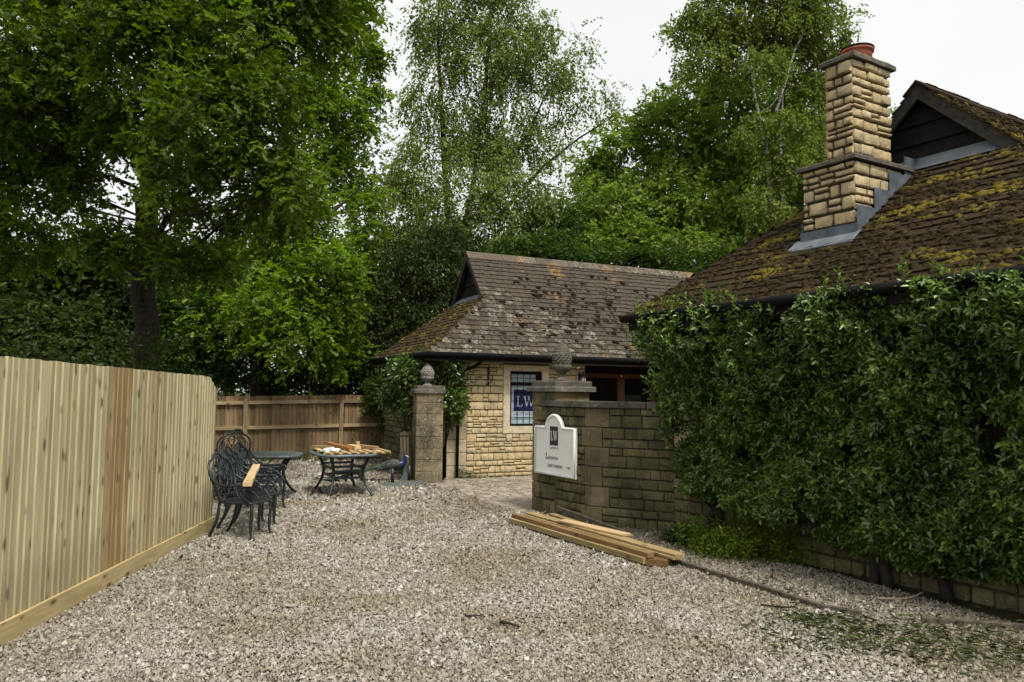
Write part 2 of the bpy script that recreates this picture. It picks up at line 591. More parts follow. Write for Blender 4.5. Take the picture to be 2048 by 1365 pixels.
def moss_mat(name, a, b, gold):
    g = NG(name)
    p = g.pos()
    n1 = g.noise(g.mapv(g.obj(), (0.75, 2.6, 2.6)), 1.3, 5, 0.65)
    n2 = g.noise(p, 120, 3, 0.7)
    c = g.ramp(g.attr('rnd'), [(0, a), (1, b)])
    c = g.mix(g.ramp(n1, [(0.52, 0), (0.62, 0.9)]), c, gold)
    c = g.mul(c, g.ramp(n2, [(0.3, 0.55), (0.65, 1.2)]))
    g.bump(n2, 0.8, 0.02)
    return g.done(c, 1.0, 0, 0.05)


M['moss'] = moss_mat('brown_moss', (0.022, 0.0165, 0.009), (0.056, 0.042, 0.021), (0.20, 0.158, 0.026))
M['moss_dark'] = moss_mat('dark_moss', (0.016, 0.012, 0.009), (0.035, 0.026, 0.018), (0.05, 0.038, 0.025))
M['oak_leaf'] = leaf_mat('oak_leaf', (0.016, 0.032, 0.004), (0.145, 0.215, 0.016), (1.8, 2.1, 0.7), 0.1, 0.5, 0.42, 0.022)
M['oak2_leaf'] = leaf_mat('bright_oak_leaf', (0.045, 0.08, 0.006), (0.21, 0.30, 0.018), (1.6, 2.0, 0.7), 0.1, 0.5, 0.45, 0.03)
M['birch_leaf'] = leaf_mat('birch_leaf', (0.09, 0.12, 0.026), (0.22, 0.285, 0.065), (1.3, 1.5, 0.8), 0.25, 0.4, 0.35)
M['birch2_leaf'] = leaf_mat('olive_birch_leaf', (0.085, 0.12, 0.022), (0.22, 0.275, 0.05), (1.4, 1.6, 0.8), 0.25, 0.4, 0.38)
M['horn_leaf'] = leaf_mat('hornbeam_leaf', (0.08, 0.125, 0.018), (0.26, 0.35, 0.055), (1.4, 1.7, 0.9), 0.2, 0.45, 0.4)
M['dark_leaf'] = leaf_mat('dark_leaf', (0.013, 0.022, 0.005), (0.06, 0.088, 0.017), (1.4, 1.6, 0.9), 0.2, 0.45, 0.35)
M['under_leaf'] = leaf_mat('understorey_leaf', (0.018, 0.036, 0.007), (0.075, 0.13, 0.017), (1.5, 1.8, 0.9), 0.2, 0.45, 0.4)
M['hedge_leaf'] = leaf_mat('glossy_climber_leaf', (0.022, 0.046, 0.007), (0.175, 0.275, 0.042), (1.3, 1.6, 0.7), 0.6, 0.36, 0.25, 0.06)
M['climb_leaf'] = leaf_mat('small_climber_leaf', (0.035, 0.065, 0.012), (0.13, 0.20, 0.03), (1.3, 1.7, 0.8), 0.5, 0.35, 0.3, 0.08)
M['shrub_leaf'] = leaf_mat('low_shrub_leaf', (0.05, 0.09, 0.01), (0.21, 0.28, 0.022), (1.4, 1.7, 0.8), 0.3, 0.4, 0.3)
M['litter'] = leaf_mat('cut_leaf', (0.03, 0.04, 0.014), (0.105, 0.12, 0.04), (1, 1.1, 0.8), 0.3, 0.4, 0.2)


def gravel_mats():
    g = NG('gravel_bed')
    p = g.pos()
    v = g.voro(p, 55, 'Color')
    bw = g.n('ShaderNodeRGBToBW')
    g.l(v, bw.inputs[0])
    c = g.ramp(bw.outputs[0], [(0.0, (0.085, 0.07, 0.05)), (0.5, (0.15, 0.13, 0.10)), (1.0, (0.25, 0.23, 0.185))])
    d = g.voro(p, 55)
    c = g.mul(c, g.ramp(d, [(0.2, 1.0), (0.75, 0.4)]))
    g.bump(d, -0.8, 0.02)
    M['gravel_bed'] = g.done(c, 0.9, 0, 0.2)
    g = NG('pebble')
    p = g.pos()
    a = g.attr('rnd')
    c = g.ramp(a, [(0.0, (0.085, 0.068, 0.047)), (0.25, (0.18, 0.157, 0.122)), (0.5, (0.275, 0.25, 0.206)), (0.75, (0.37, 0.35, 0.30)), (1.0, (0.54, 0.525, 0.475))])
    big = g.noise(p, 0.7, 6, 0.65, 0.4)
    c = g.mix(g.ramp(big, [(0.38, 0.75), (0.58, 0.0)]), c, g.mul(c, (0.66, 0.60, 0.46)))
    blot = g.noise(p, 3.1, 4, 0.6)
    c = g.mix(g.ramp(blot, [(0.62, 0.0), (0.74, 0.55)]), c, g.mul(c, (0.62, 0.66, 0.58)))
    M['pebble'] = g.done(c, 0.8, 0, 0.3)
    g = NG('woodland_floor')
    p = g.pos()
    n1 = g.noise(p, 3, 6, 0.7)
    c = g.ramp(n1, [(0.3, (0.03, 0.024, 0.014)), (0.55, (0.05, 0.045, 0.02)), (0.75, (0.045, 0.065, 0.02))])
    g.bump(n1, 0.8, 0.1)
    M['floor'] = g.done(c, 0.95, 0, 0.1)
    g = NG('brick_paver')
    p = g.pos()
    r_ = g.rnd()
    c = g.ramp(r_, [(0, (0.22, 0.18, 0.135)), (0.5, (0.30, 0.255, 0.20)), (1, (0.38, 0.33, 0.265))])
    n1 = g.noise(p, 30, 5, 0.65)
    c = g.mul(c, g.ramp(n1, [(0.3, 0.7), (0.65, 1.12)]))
    M['paver'] = g.done(c, 0.9, 0, 0.2)


gravel_mats()


def glass_mat():
    g = NG('window_glass')
    tr = g.n('ShaderNodeBsdfTransparent')
    tr.inputs[0].default_value = (0.86, 0.9, 0.92, 1)
    gl = g.n('ShaderNodeBsdfGlossy')
    gl.inputs['Roughness'].default_value = 0.03
    mx = g.n('ShaderNodeMixShader')
    mx.inputs[0].default_value = 0.05
    g.l(tr.outputs[0], mx.inputs[1])
    g.l(gl.outputs[0], mx.inputs[2])
    g.l(mx.outputs[0], g.out.inputs[0])
    return g.m


M['glass'] = glass_mat()

# ------------------------------------------------------------------ ground
def sheet(name, poly, z, mat, kind='structure'):
    me = bpy.data.meshes.new(name)
    me.from_pydata([(x, y, z) for x, y in poly], [], [tuple(range(len(poly)))])
    me.materials.append(mat)
    return tag(link(name, me), kind=kind)


g_ = sheet('ground', [(-400, -60), (400, -60), (400, 700), (-400, 700)], -0.012, M['floor'])
DRIVE = [(-9.5, -4), (6.5, -4), (6.0, 2.5), (4.0, 6.0), (2.2, 9.7), (1.08, 10.45), (0.33, 11.7), (0.2, 11.35), (-1.62, 14.95), (-1.9, 15.3), (-2.0, 15.9), (-3.05, 18.5), (-3.4, 20.4), (-9.5, 18.2)]
sheet('gravel_drive', DRIVE, 0.0, M['gravel_bed'])


def in_poly(x, y, poly):
    ins = np.zeros(len(x), dtype=bool)
    n = len(poly)
    for i in range(n):
        x0, y0 = poly[i]
        x1, y1 = poly[(i + 1) % n]
        if y0 == y1:
            continue
        c = (y0 > y) != (y1 > y)
        ins ^= c & (x < (x1 - x0) * (y - y0) / (y1 - y0) + x0)
    return ins


def pebbles():
    P, S = [], []
    for (ya, yb, dens, s) in ((3.9, 6.0, 5200, 0.0084), (6.0, 8.0, 4300, 0.0092), (8.0, 10.0, 3000, 0.0108), (10.0, 12.5, 1900, 0.0135), (12.5, 16.0, 750, 0.022), (16, 20.5, 350, 0.028)):
        xa, xb = -0.72 * yb - 0.3, 0.72 * yb + 0.3
        n = int((xb - xa) * (yb - ya) * dens)
        x = nr.uniform(xa, xb, n)
        y = nr.uniform(ya, yb, n)
        k = in_poly(x, y, DRIVE) & (np.abs(x) < 0.70 * y + 0.3)
        # nothing behind the new fence, nor under the buildings
        fx = -3.49 - 0.0634 * (y - 5.42)
        k &= ~((x < fx - 0.05) & (y < 9.9))
        lx = (x - 1.494) * 0.5191 + (y - 9.647) * -0.8547
        ly = (x - 1.494) * 0.8547 + (y - 9.647) * 0.5191
        k &= ~((ly > 0.62) & (lx > 0.0))
        x, y = x[k], y[k]
        P.append(np.stack([x, y], 1))
        S.append(s * np.exp(nr.normal(0, 0.33, len(x))))
    P = np.concatenate(P)
    S = np.concatenate(S)
    n = len(P)
    base = np.array([(1, 0, 0), (0, 1, 0), (-1, 0, 0), (0, -1, 0), (0, 0, 1)], dtype=float)
    base[:4, 2] = -0.45
    V = np.repeat(base[None], n, 0) + nr.normal(0, 0.24, (n, 5, 3))
    V[:, 4, :2] += nr.uniform(-0.55, 0.55, (n, 2))
    V *= np.stack([nr.uniform(0.85, 1.3, n), nr.uniform(0.7, 1.05, n), nr.uniform(0.6, 1.0, n)], 1)[:, None, :]
    a = nr.uniform(0, 2 * np.pi, n)
    b = nr.normal(0, 0.5, n)
    ca, sa, cb, sb = np.cos(a), np.sin(a), np.cos(b), np.sin(b)
    x, y, z = V[..., 0], V[..., 1], V[..., 2]
    x, z = x * cb[:, None] - z * sb[:, None], x * sb[:, None] + z * cb[:, None]
    x, y = x * ca[:, None] - y * sa[:, None], x * sa[:, None] + y * ca[:, None]
    und = 0.008 * np.sin(P[:, 0] * 2.1 + 1) * np.cos(P[:, 1] * 1.7) + 0.008
    zz = S * nr.uniform(0.0, 1.1, n) + und
    V = np.stack([x * S[:, None] + P[:, 0:1], y * S[:, None] + P[:, 1:2], z * S[:, None] + zz[:, None]], -1)
    fb = np.array([(0, 1, 4), (1, 2, 4), (2, 3, 4), (3, 0, 4)])
    F = (fb[None] + (np.arange(n) * 5)[:, None, None]).reshape(-1, 3)
    rnd = np.clip(nr.beta(2.3, 2.2, n), 0, 1)
    # damp, leaf-stained strip by the climber wall, vignette and shade painted into its colour
    lx = (P[:, 0] - 1.494) * 0.8547 + (P[:, 1] - 9.647) * 0.5191
    rnd = np.where(nr.uniform(0, 1, n) < np.clip(1.0 + (lx - 0.2) / 1.6, 0, 0.85), rnd * 0.5, rnd)
    o = link('gravel', np_mesh('gravel', V.reshape(-1, 3), F, M['pebble'], np.repeat(rnd, 5)))
    tag(o, kind='stuff')
    return n


print('pebbles', pebbles())

# paved threshold of brick pavers
pv = tag(link('brick_paving', None), kind='structure') if False else None
PAVE = [(-1.62, 14.95), (0.2, 11.35), (0.33, 11.7), (0.95, 11.3), (6.0, 14.2), (5.5, 18.6), (-1.2, 15.9), (-1.35, 15.15)]
pave = sheet('brick_paving', PAVE, 0.004, M['mortar'])
paver_me = MB().box((-0.0975, -0.0475, -0.03), (0.0975, 0.0475, 0.0)).mesh('paver', M['paver'])
vs = [v.co for v in paver_me.vertices]
for v in paver_me.vertices:
    if v.co.z > -0.01:
        v.co.x *= 0.975
        v.co.y *= 0.95
pe = Vector((0.2 + 1.62, 11.35 - 14.95, 0)).normalized()
pn = Vector((-pe.y, pe.x, 0))     # into the court
pang = math.atan2(pe.y, pe.x)
plist = []
L_ = (Vector((0.2, 11.35, 0)) - Vector((-1.62, 14.95, 0))).length
for i in range(int(L_ / 0.1) + 4):          # soldier course along the gravel edge
    p = Vector((-1.62, 14.95, 0)) + pe * (i * 0.1 + 0.05) + pn * 0.1
    plist.append((p, pang + math.pi / 2))
for r_ in range(0, 44):
    for c_ in range(-3, 26):
        p = Vector((-1.62, 14.95, 0)) + pe * (c_ * 0.2 + (r_ % 2) * 0.1) + pn * (0.25 + r_ * 0.1)
        if in_poly(np.array([p.x]), np.array([p.y]), PAVE)[0]:
            plist.append((p, pang))


def pav_seen(p):
    q = proj(p)
    return q is not None and 840 < q[0] < 1072 and q[1] > 945


seen = [k for k in plist if pav_seen(k[0])]
rest = [k for k in plist if not pav_seen(k[0])]
seen.sort(key=lambda k: k[0].y)
pb = MB()
for i, (p, a) in enumerate(seen + rest):
    Mx = Matrix.Translation((p.x, p.y, 0.014 + rng.uniform(-0.002, 0.003))) @ Matrix.Rotation(a + rng.gauss(0, 0.01), 4, 'Z') @ Matrix.Rotation(rng.gauss(0, 0.008), 4, 'X')
    if i < 300:
        link('paver', paver_me, pave, Mx)
    else:
        pb.add([Mx @ v.co for v in paver_me.vertices], [tuple(f.vertices) for f in paver_me.polygons])
tag(pb.build('pavers', M['paver'], pave), kind='stuff')

# ------------------------------------------------------------------ stone pieces
def stone_mesh(name, aspect, rough, seed, mats):
    """unit block: x -.5..+.5, z -.5..+.5, back y=0, face y=-1"""
    g = random.Random(seed)
    nx = 4 if aspect < 1.7 else 6
    mx = min(0.3, (0.011 if rough else 0.006) / (0.13 * aspect))
    mz = (0.011 if rough else 0.006) / 0.13
    xs = [-0.5, -0.5 + mx] + [(-0.5 + mx) + (1 - 2 * mx) * (i + 1) / (nx - 3) for i in range(nx - 4)] + [0.5 - mx, 0.5]
    zs = [-0.5, -0.5 + mz, 0.5 - mz, 0.5]
    V, F = [], []
    for j, z in enumerate(zs):
        for i, x in enumerate(xs):
            edge = i in (0, nx - 1) or j in (0, 3)
            corner = i in (0, nx - 1) and j in (0, 3)
            jx = g.uniform(-1, 1) * (0.035 / aspect if rough else 0.004)
            jz = g.uniform(-1, 1) * (0.045 if rough else 0.006)
            if edge:
                y = (-0.74 + g.uniform(-0.16, 0.12)) if rough else -0.8
                jx, jz = (jx * 0.7 if i in (0, nx - 1) else jx), (jz * 0.8)
                if corner and rough:
                    x *= 0.965
                    z *= 0.94
            else:
                y = -1.0 + (g.uniform(-0.38, 0.18) if rough else 0)
            V.append((x + jx, y, z + jz))
    for j in range(3):
        for i in range(nx - 1):
            a = j * nx + i
            F.append((a, a + 1, a + nx + 1, a + nx))
    ring = [i for i in range(nx)] + [j * nx + nx - 1 for j in range(1, 4)] + [3 * nx + i for i in range(nx - 2, -1, -1)] + [j * nx for j in range(2, 0, -1)]
    b = len(V)
    for k in ring:
        V.append((V[k][0], 0.0, V[k][2]))
    n = len(ring)
    for k in range(n):
        k2 = (k + 1) % n
        F.append((ring[k], b + k, b + k2, ring[k2]))
    me = bpy.data.meshes.new(name)
    me.from_pydata(V, [], F)
    me.materials.append(mats)
    me.polygons.foreach_set('use_smooth', [not rough and False or rough] * len(F))
    me.update()
    return me


_stones = {}


def stone_obj(parent, mat, P, ex, w_, h_, depth, rough=True, name='stone'):
    """stone centred at P on the wall plane; ex = direction along the wall seen from outside left to right"""
    asp = w_ / max(h_, 1e-3)
    cl = 1.0 if asp < 1.35 else 1.7 if asp < 2.2 else 2.7 if asp < 3.6 else 4.2
    if asp < 0.75:
        cl = 0.6
    v = rng.randrange(3)
    key = (mat, cl, rough, v)
    if key not in _stones:
        _stones[key] = stone_mesh('stone', cl, rough, hash((cl, rough, v)) % 999, M[mat])
    ex = Vector(ex).normalized()
    out = Vector((ex.y, -ex.x, 0))          # outward = -Y local
    Yv = -out
    fl = rng.choice((-1, 1)) if rough else 1
    Mx = Matrix(((ex.x * w_, Yv.x * depth, 0, P[0]), (ex.y * w_, Yv.y * depth, 0, P[1]), (0, 0, h_, P[2]), (0, 0, 0, 1)))
    return link(name, _stones[key], parent, Mx)


def rubble(L, H, course=(0.10, 0.19), wid=(0.13, 0.32), split=0.45, tall=0.16):
    rects = []
    z = 0.0
    while z < H - 1e-3:
        h = rng.uniform(*course)
        if H - z - h < course[0] * 0.6:
            h = H - z
        x = -rng.uniform(0, 0.1)
        while x < L - 1e-3:
            w_ = rng.uniform(*wid)
            if L - x - w_ < wid[0] * 0.7:
                w_ = L - x
            xa, xb = max(0, x), min(L, x + w_)
            if xb - xa > 0.035:
                if h > course[0] * 1.25 and rng.random() < split:
                    f = rng.uniform(0.4, 0.6)
                    for (za, zb) in ((z, z + h * f), (z + h * f, z + h)):
                        if xb - xa > 0.26 and rng.random() < 0.5:
                            m = xa + (xb - xa) * rng.uniform(0.35, 0.65)
                            rects += [(xa, za, m, zb), (m, za, xb, zb)]
                        else:
                            rects.append((xa, za, xb, zb))
                else:
                    if xb - xa > 0.3 and h > 0.12:
                        m = xa + (xb - xa) * rng.uniform(0.4, 0.6)
                        rects += [(xa, z, m, z + h), (m, z, xb, z + h)]
                    else:
                        rects.append((xa, z, xb, z + h))
            x += w_
        z += h
    return rects


def face_stones(parent, mat, O, ex, L, H, z0=0.0, depth=0.03, gap=0.012, rough=True, keep=None, **kw):
    ex = Vector(ex).normalized()
    O = Vector(O)
    for (xa, za, xb, zb) in rubble(L, H, **kw):
        c = O + ex * ((xa + xb) / 2) + Vector((0, 0, z0 + (za + zb) / 2))
        if keep is not None and not keep((xa + xb) / 2, z0 + (za + zb) / 2):
            continue
        stone_obj(parent, mat, c, ex, (xb - xa) - gap, (zb - za) - gap, depth * rng.uniform(0.75, 1.3), rough)


# ------------------------------------------------------------------ roof tile pieces
def tile_mesh(mat, seed, w_=0.22, l_=0.17, t=0.017):
    """x across, y up the slope (0 = lower edge), z normal"""
    g = random.Random(seed)
    n = 4
    V = []
    for i in range(n):
        x = -0.5 + i / (n - 1)
        e = g.uniform(-0.010, 0.008)
        V += [(x * 0.985, e, t * 0.9 + g.uniform(-0.003, 0.003)), (x * 0.985, e, 0.0), (x * 0.985, l_, t * 0.35), (x * 0.985, l_, -t * 0.4)]
    F = []
    for i in range(n - 1):
        a, b = i * 4, i * 4 + 4
        F += [(a, a + 1, b + 1, b)[::-1], (a, b, b + 2, a + 2)]
    F += [(0, 2, 3, 1), (4 * (n - 1), 4 * (n - 1) + 1, 4 * (n - 1) + 3, 4 * (n - 1) + 2)]
    me = bpy.data.meshes.new('tile')
    me.from_pydata(V, [], F)
    me.materials.append(M[mat])
    me.update()
    return me


def plane_tiles(O, xd, upd, smax, xlim, gauge=0.14, tw=0.22, skip=None):
    """tile matrices (in the building's local space) covering a sloping plane"""
    xd, upd = Vector(xd).normalized(), Vector(upd).normalized()
    nd = xd.cross(upd)
    out = []
    nrow = int(smax / gauge)
    tilt = Matrix.Rotation(-0.085, 4, 'X')
    for k in range(nrow + 1):
        s = k * gauge
        x0, x1 = xlim(s + gauge * 0.5)
        if x1 - x0 < 0.05:
            continue
        x = x0 - (k % 2) * tw * 0.5 - rng.uniform(0, 0.03)
        while x < x1:
            a, b = max(x, x0), min(x + tw, x1)
            x += tw
            if b - a < 0.03:
                continue
            c = Vector(O) + xd * ((a + b) / 2) + upd * (s + rng.gauss(0, 0.004)) + nd * (0.006 + rng.uniform(0, 0.005))
            if skip is not None and skip(c):
                continue
            B = Matrix(((xd.x, upd.x, nd.x, c.x), (xd.y, upd.y, nd.y, c.y), (xd.z, upd.z, nd.z, c.z), (0, 0, 0, 1)))
            out.append(B @ Matrix.Rotation(rng.gauss(0, 0.012), 4, 'Z') @ tilt @ Matrix.Rotation(rng.gauss(0, 0.012), 4, 'Y') @ Matrix.Diagonal((b - a, 1, 1, 1)))
    return out


def emit_tiles(roof, rootM, items, limit=300):
    """items: (matrix, material key, rank visible). the largest in view become objects, the rest one part"""
    meshes = {}
    for mk in {i[1] for i in items}:
        meshes[mk] = [tile_mesh(mk, s) for s in range(4)]
    def rank(i):
        q = proj(rootM @ i[0].translation)
        if q is None or not (-20 < q[0] < 2068 and -20 < q[1] < 1385):
            return 1e6
        return q[2] + i[2]
    items = sorted(items, key=rank)
    rest = {}
    for n, (mx, mk, _r) in enumerate(items):
        me = rng.choice(meshes[mk])
        if n < limit:
            link('tile', me, roof, mx)
        else:
            rest.setdefault(mk, MB()).add([mx @ v.co for v in me.vertices], [tuple(f.vertices) for f in me.polygons])
    for mk, mb in rest.items():
        tag(mb.build('tiles', M[mk], roof), kind='stuff')


def moss_clumps(name, pts, nrm, sizes, mat, parent, flat=0.45):
    """low irregular cushions: pts (n,3), one normal, sizes (n,)"""
    n = len(pts)
    rings, seg = 2, 6
    base = []
    for j in range(rings):
        ph = (j + 0.15) / rings * math.pi / 2
        for k in range(seg):
            a = 2 * math.pi * k / seg + j * 0.5
            base.append((math.cos(a) * math.cos(ph), math.sin(a) * math.cos(ph), math.sin(ph)))
    base.append((0, 0, 1))
    base = np.array(base)
    fb = []
    for k in range(seg):
        k2 = (k + 1) % seg
        fb += [(k, k2, seg + k2), (k, seg + k2, seg + k), (seg + k, seg + k2, 2 * seg)]
    fb = np.array(fb)
    nz = np.array(nrm, dtype=float)
    nz /= np.linalg.norm(nz)
    tx = np.cross((0, 0, 1), nz)
    tx /= np.linalg.norm(tx)
    ty = np.cross(nz, tx)
    V = base[None] * (1 + nr.normal(0, 0.2, (n, len(base), 1)))
    V = V * np.stack([nr.uniform(0.7, 1.5, n), nr.uniform(0.6, 1.1, n), flat * nr.uniform(0.6, 1.3, n)], 1)[:, None, :] * np.asarray(sizes)[:, None, None]
    a = nr.uniform(0, 6.28, n)
    a = nr.normal(0, 0.5, n)
    x, y = V[..., 0] * np.cos(a)[:, None] - V[..., 1] * np.sin(a)[:, None], V[..., 0] * np.sin(a)[:, None] + V[..., 1] * np.cos(a)[:, None]
    W_ = np.asarray(pts)[:, None, :] + x[..., None] * tx + y[..., None] * ty + V[..., 2:3] * nz
    F = (fb[None] + (np.arange(n) * len(base))[:, None, None]).reshape(-1, 3)
    o = link(name, np_mesh(name, W_.reshape(-1, 3), F, M[mat], np.repeat(nr.uniform(0, 1, n), len(base)), True), parent)
    return tag(o, kind='stuff')


# ------------------------------------------------------------------ foliage
LEAF4 = (np.array([(0, 0, 0), (-0.5, 0.45, 0.10), (0, 1, 0), (0.5, 0.45, 0.10)]), np.array([(0, 1, 2), (0, 2, 3)]))
LEAF6 = (np.array([(0, 0, 0), (-0.46, 0.32, 0.10), (-0.38, 0.68, 0.09), (0, 1.0, -0.05), (0.38, 0.68, 0.09), (0.46, 0.32, 0.10)]),
         np.array([(0, 2, 1), (0, 3, 2), (0, 4, 3), (0, 5, 4)]))
LEAFOAK = (np.array([(0, 0, 0), (-0.42, 0.40, 0.09), (-0.17, 0.56, 0.03), (-0.42, 0.80, 0.08), (0, 1.0, -0.05), (0.42, 0.80, 0.08), (0.17, 0.56, 0.03), (0.42, 0.40, 0.09)]),
           np.array([(0, 2, 1), (0, 4, 2), (2, 4, 3), (0, 6, 4), (0, 7, 6), (6, 5, 4)]))


def norm(a):
    return a / np.maximum(np.linalg.norm(a, axis=-1, keepdims=True), 1e-9)


def leaves_mesh(name, base, axis, nrm, size, wid, leaf, mat, rnd=None):
    """one leaf per row: base point, axis (to the tip), approximate normal, length, width"""
    axis = norm(axis)
    side = norm(np.cross(axis, nrm))
    nn = np.cross(side, axis)
    lv, lf = leaf
    n, k = len(base), len(lv)
    V = base[:, None, :] + (lv[None, :, 0:1] * (size * wid)[:, None, None]) * side[:, None, :] + (lv[None, :, 1:2] * size[:, None, None]) * axis[:, None, :] + (lv[None, :, 2:3] * size[:, None, None]) * nn[:, None, :]
    F = (lf[None] + (np.arange(n) * k)[:, None, None]).reshape(-1, 3)
    if rnd is None:
        rnd = nr.uniform(0, 1, n)
    return np_mesh(name, V.reshape(-1, 3), F, mat, np.repeat(rnd, k))


def sprays(clumps, n_twigs, kl, tl, droop=0.3, sub=9, sig=0.30, shell=0.45, leafdroop=0.2, up=0.7, dens=None):
    """clumps: (centre, (rx,ry,rz)[, weight]) -> base, axis, normal arrays of leaves on twigs"""
    wts = []
    for c in clumps:
        r_ = c[1]
        wts.append((r_[0] * r_[2] + r_[0] * r_[1] + r_[1] * r_[2]) * (c[2] if len(c) > 2 else 1.0))
    wts = np.array(wts)
    wts = wts / wts.sum()
    B, D, RN = [], [], []
    for c, q in zip(clumps, wts):
        n = int(n_twigs * q) + 1
        cen = np.array(c[0])
        rad = np.array(c[1])
        m = max(3, sub)
        sd = norm(nr.normal(0, 1, (m, 3))) * (nr.uniform(0.25, 1, (m, 1)) ** shell)
        idx = nr.randint(0, m, n)
        loc = sd[idx] * 0.85 + nr.normal(0, sig, (n, 3))
        out = norm(loc + 1e-4)
        B.append(cen + loc * rad)
        D.append(norm(out * 0.8 + nr.normal(0, 0.55, (n, 3)) + np.array([0, 0, -droop])))
        RN.append(np.clip(nr.uniform(0, 1, m)[idx] * 0.45 + nr.uniform(0, 0.55, n), 0, 1))
    B, D, RN = np.concatenate(B), np.concatenate(D), np.concatenate(RN)
    n = len(B)
    t = (np.arange(kl) + 0.5) / kl
    tlen = tl * nr.uniform(0.6, 1.3, n)
    curve = -droop * 0.35 * (t ** 2)
    base = B[:, None, :] + D[:, None, :] * (t[None, :, None] * tlen[:, None, None])
    base[..., 2] += curve[None, :] * tlen[:, None]
    base = base + nr.normal(0, 0.02, base.shape)
    sgn = np.where(np.arange(kl) % 2 == 0, 1.0, -1.0)
    sv = norm(np.cross(D, nr.normal(0, 0.35, (n, 3)) + np.array([0, 0, 1.0])))
    ax = norm(D[:, None, :] * 0.55 + sv[:, None, :] * sgn[None, :, None] * 0.8 + nr.normal(0, 0.3, (n, kl, 3)) + np.array([0, 0, -leafdroop]))
    nm = norm(np.array([0, 0, up]) + nr.normal(0, 0.55, (n, kl, 3)))
    return base.reshape(-1, 3), ax.reshape(-1, 3), nm.reshape(-1, 3), np.clip(np.repeat(RN, kl) + nr.normal(0, 0.12, n * kl), 0, 1), B, D, tlen


def curve_pts(a, b, n, sag, wob, g):
    a, b = Vector(a), Vector(b)
    L = (b - a).length
    out = []
    o1 = Vector((g.uniform(-1, 1), g.uniform(-1, 1), g.uniform(-0.5, 0.5))) * L * wob
    o2 = Vector((g.uniform(-1, 1), g.uniform(-1, 1), g.uniform(-0.5, 0.5))) * L * wob * 0.6
    for i in range(n + 1):
        t = i / n
        p = a.lerp(b, t)
        p = p + Vector((0, 0, 1)) * (sag * L * math.sin(math.pi * t)) + o1 * math.sin(math.pi * t) + o2 * math.sin(2 * math.pi * t)
        out.append(p)
    return out


def px_clumps(rows, dfac=0.8):
    """rows (px, py, Y, rx px, ry px[, weight]) as seen along surveyed sight lines -> world ellipsoids"""
    out = []
    for q in rows:
        c = at(q[0], q[1], q[2])
        s = q[2] / FPX
        rx, rz = q[3] * s, q[4] * s
        out.append((tuple(c), (rx, (rx + rz) / 2 * dfac, rz)) + tuple(q[5:6]))
    return out


def tree(name, label, cat, trunks, clumps, leafmat, leaf, n_twigs, kl, tl, lsize, lwid, bark='bark', droop=0.3, group=None, limb=0.05, twigs=250, sub=9, sig=0.30, seed=1, leafdroop=0.2, limbs_from=0.35, up=0.7, shell=0.45):
    """trunks: list of (points, radii)"""
    g = random.Random(seed)
    base = Vector(trunks[0][0][0])
    root = empty(name, (base.x, base.y, 0), 0, label, cat, group)
    off = Vector((base.x, base.y, 0))
    mb = MB()
    for pts, rad in trunks:
        pts = [Vector(p) for p in pts]
        fine, fr = [], []
        for i in range(len(pts) - 1):
            for s in range(5):
                t = s / 5
                fine.append(pts[i].lerp(pts[i + 1], t) + Vector((g.gauss(0, 0.15), g.gauss(0, 0.15), 0)) * rad[i] * (1 if i or s else 0))
                fr.append((rad[i] * (1 - t) + rad[i + 1] * t) * g.uniform(0.93, 1.08))
        fine.append(pts[-1])
        fr.append(rad[-1])
        fr[0] *= 1.35
        mb.tube([p - off for p in fine], fr, 10)
    mb.build('trunk', M[bark], root)
    lb = MB()
    tip = []
    for pts, rad in trunks:
        for i, p in enumerate(pts):
            tip.append((Vector(p), rad[i]))
        for i in range(len(pts) - 1):
            for t in (0.33, 0.66):
                tip.append((Vector(pts[i]).lerp(Vector(pts[i + 1]), t), rad[i] * (1 - t) + rad[i + 1] * t))
    ztop = max(p.z for p, _ in tip)
    for c in clumps:
        cc = Vector(c[0])
        cand = [q for q in tip if q[0].z > ztop * 0.12]
        best = min(cand or tip, key=lambda q: (q[0] - cc).length + max(0, q[0].z - cc.z + 0.2) * 1.2)
        d = (cc - best[0]).length
        if d < 0.2:
            continue
        r0 = min(best[1] * 0.6, limb * (0.5 + 0.16 * d))
        pp = curve_pts(best[0], cc, 6, 0.06, 0.10, g)
        lb.tube([p - off for p in pp], [r0 * (1 - 0.75 * i / 6) for i in range(7)], 5)
        for k in range(3):
            e = cc + Vector((g.uniform(-1, 1) * c[1][0], g.uniform(-1, 1) * c[1][1], g.uniform(-0.7, 1) * c[1][2])) * 0.85
            q = curve_pts(pp[3 + k], e, 4, 0.03, 0.12, g)
            lb.tube([p - off for p in q], [r0 * 0.34 * (1 - 0.8 * i / 4) for i in range(5)], 4)
    b, a, nm, rn, TB, TD, TLn = sprays(clumps, n_twigs, kl, tl, droop, sub=sub, sig=sig, leafdroop=leafdroop, up=up, shell=shell)
    for i in nr.choice(len(TB), min(twigs, len(TB)), replace=False):
        p = Vector(TB[i]) - off
        d = Vector(TD[i])
        lb.tube([p - d * TLn[i] * 0.7, p + d * TLn[i] * 0.3, p + d * TLn[i] + Vector((0, 0, -0.3 * droop * TLn[i]))], [0.006, 0.0045, 0.002], 3, cap=False)
    tag(lb.build('limbs', M[bark if bark != 'birch' else 'twig'], root), kind='stuff')
    sz = lsize * np.exp(nr.normal(0, 0.22, len(b)))
    link('crown', leaves_mesh('crown', b - np.array(off), a, nm, sz, np.full(len(b), lwid), leaf, M[leafmat], rn), root)
    return root

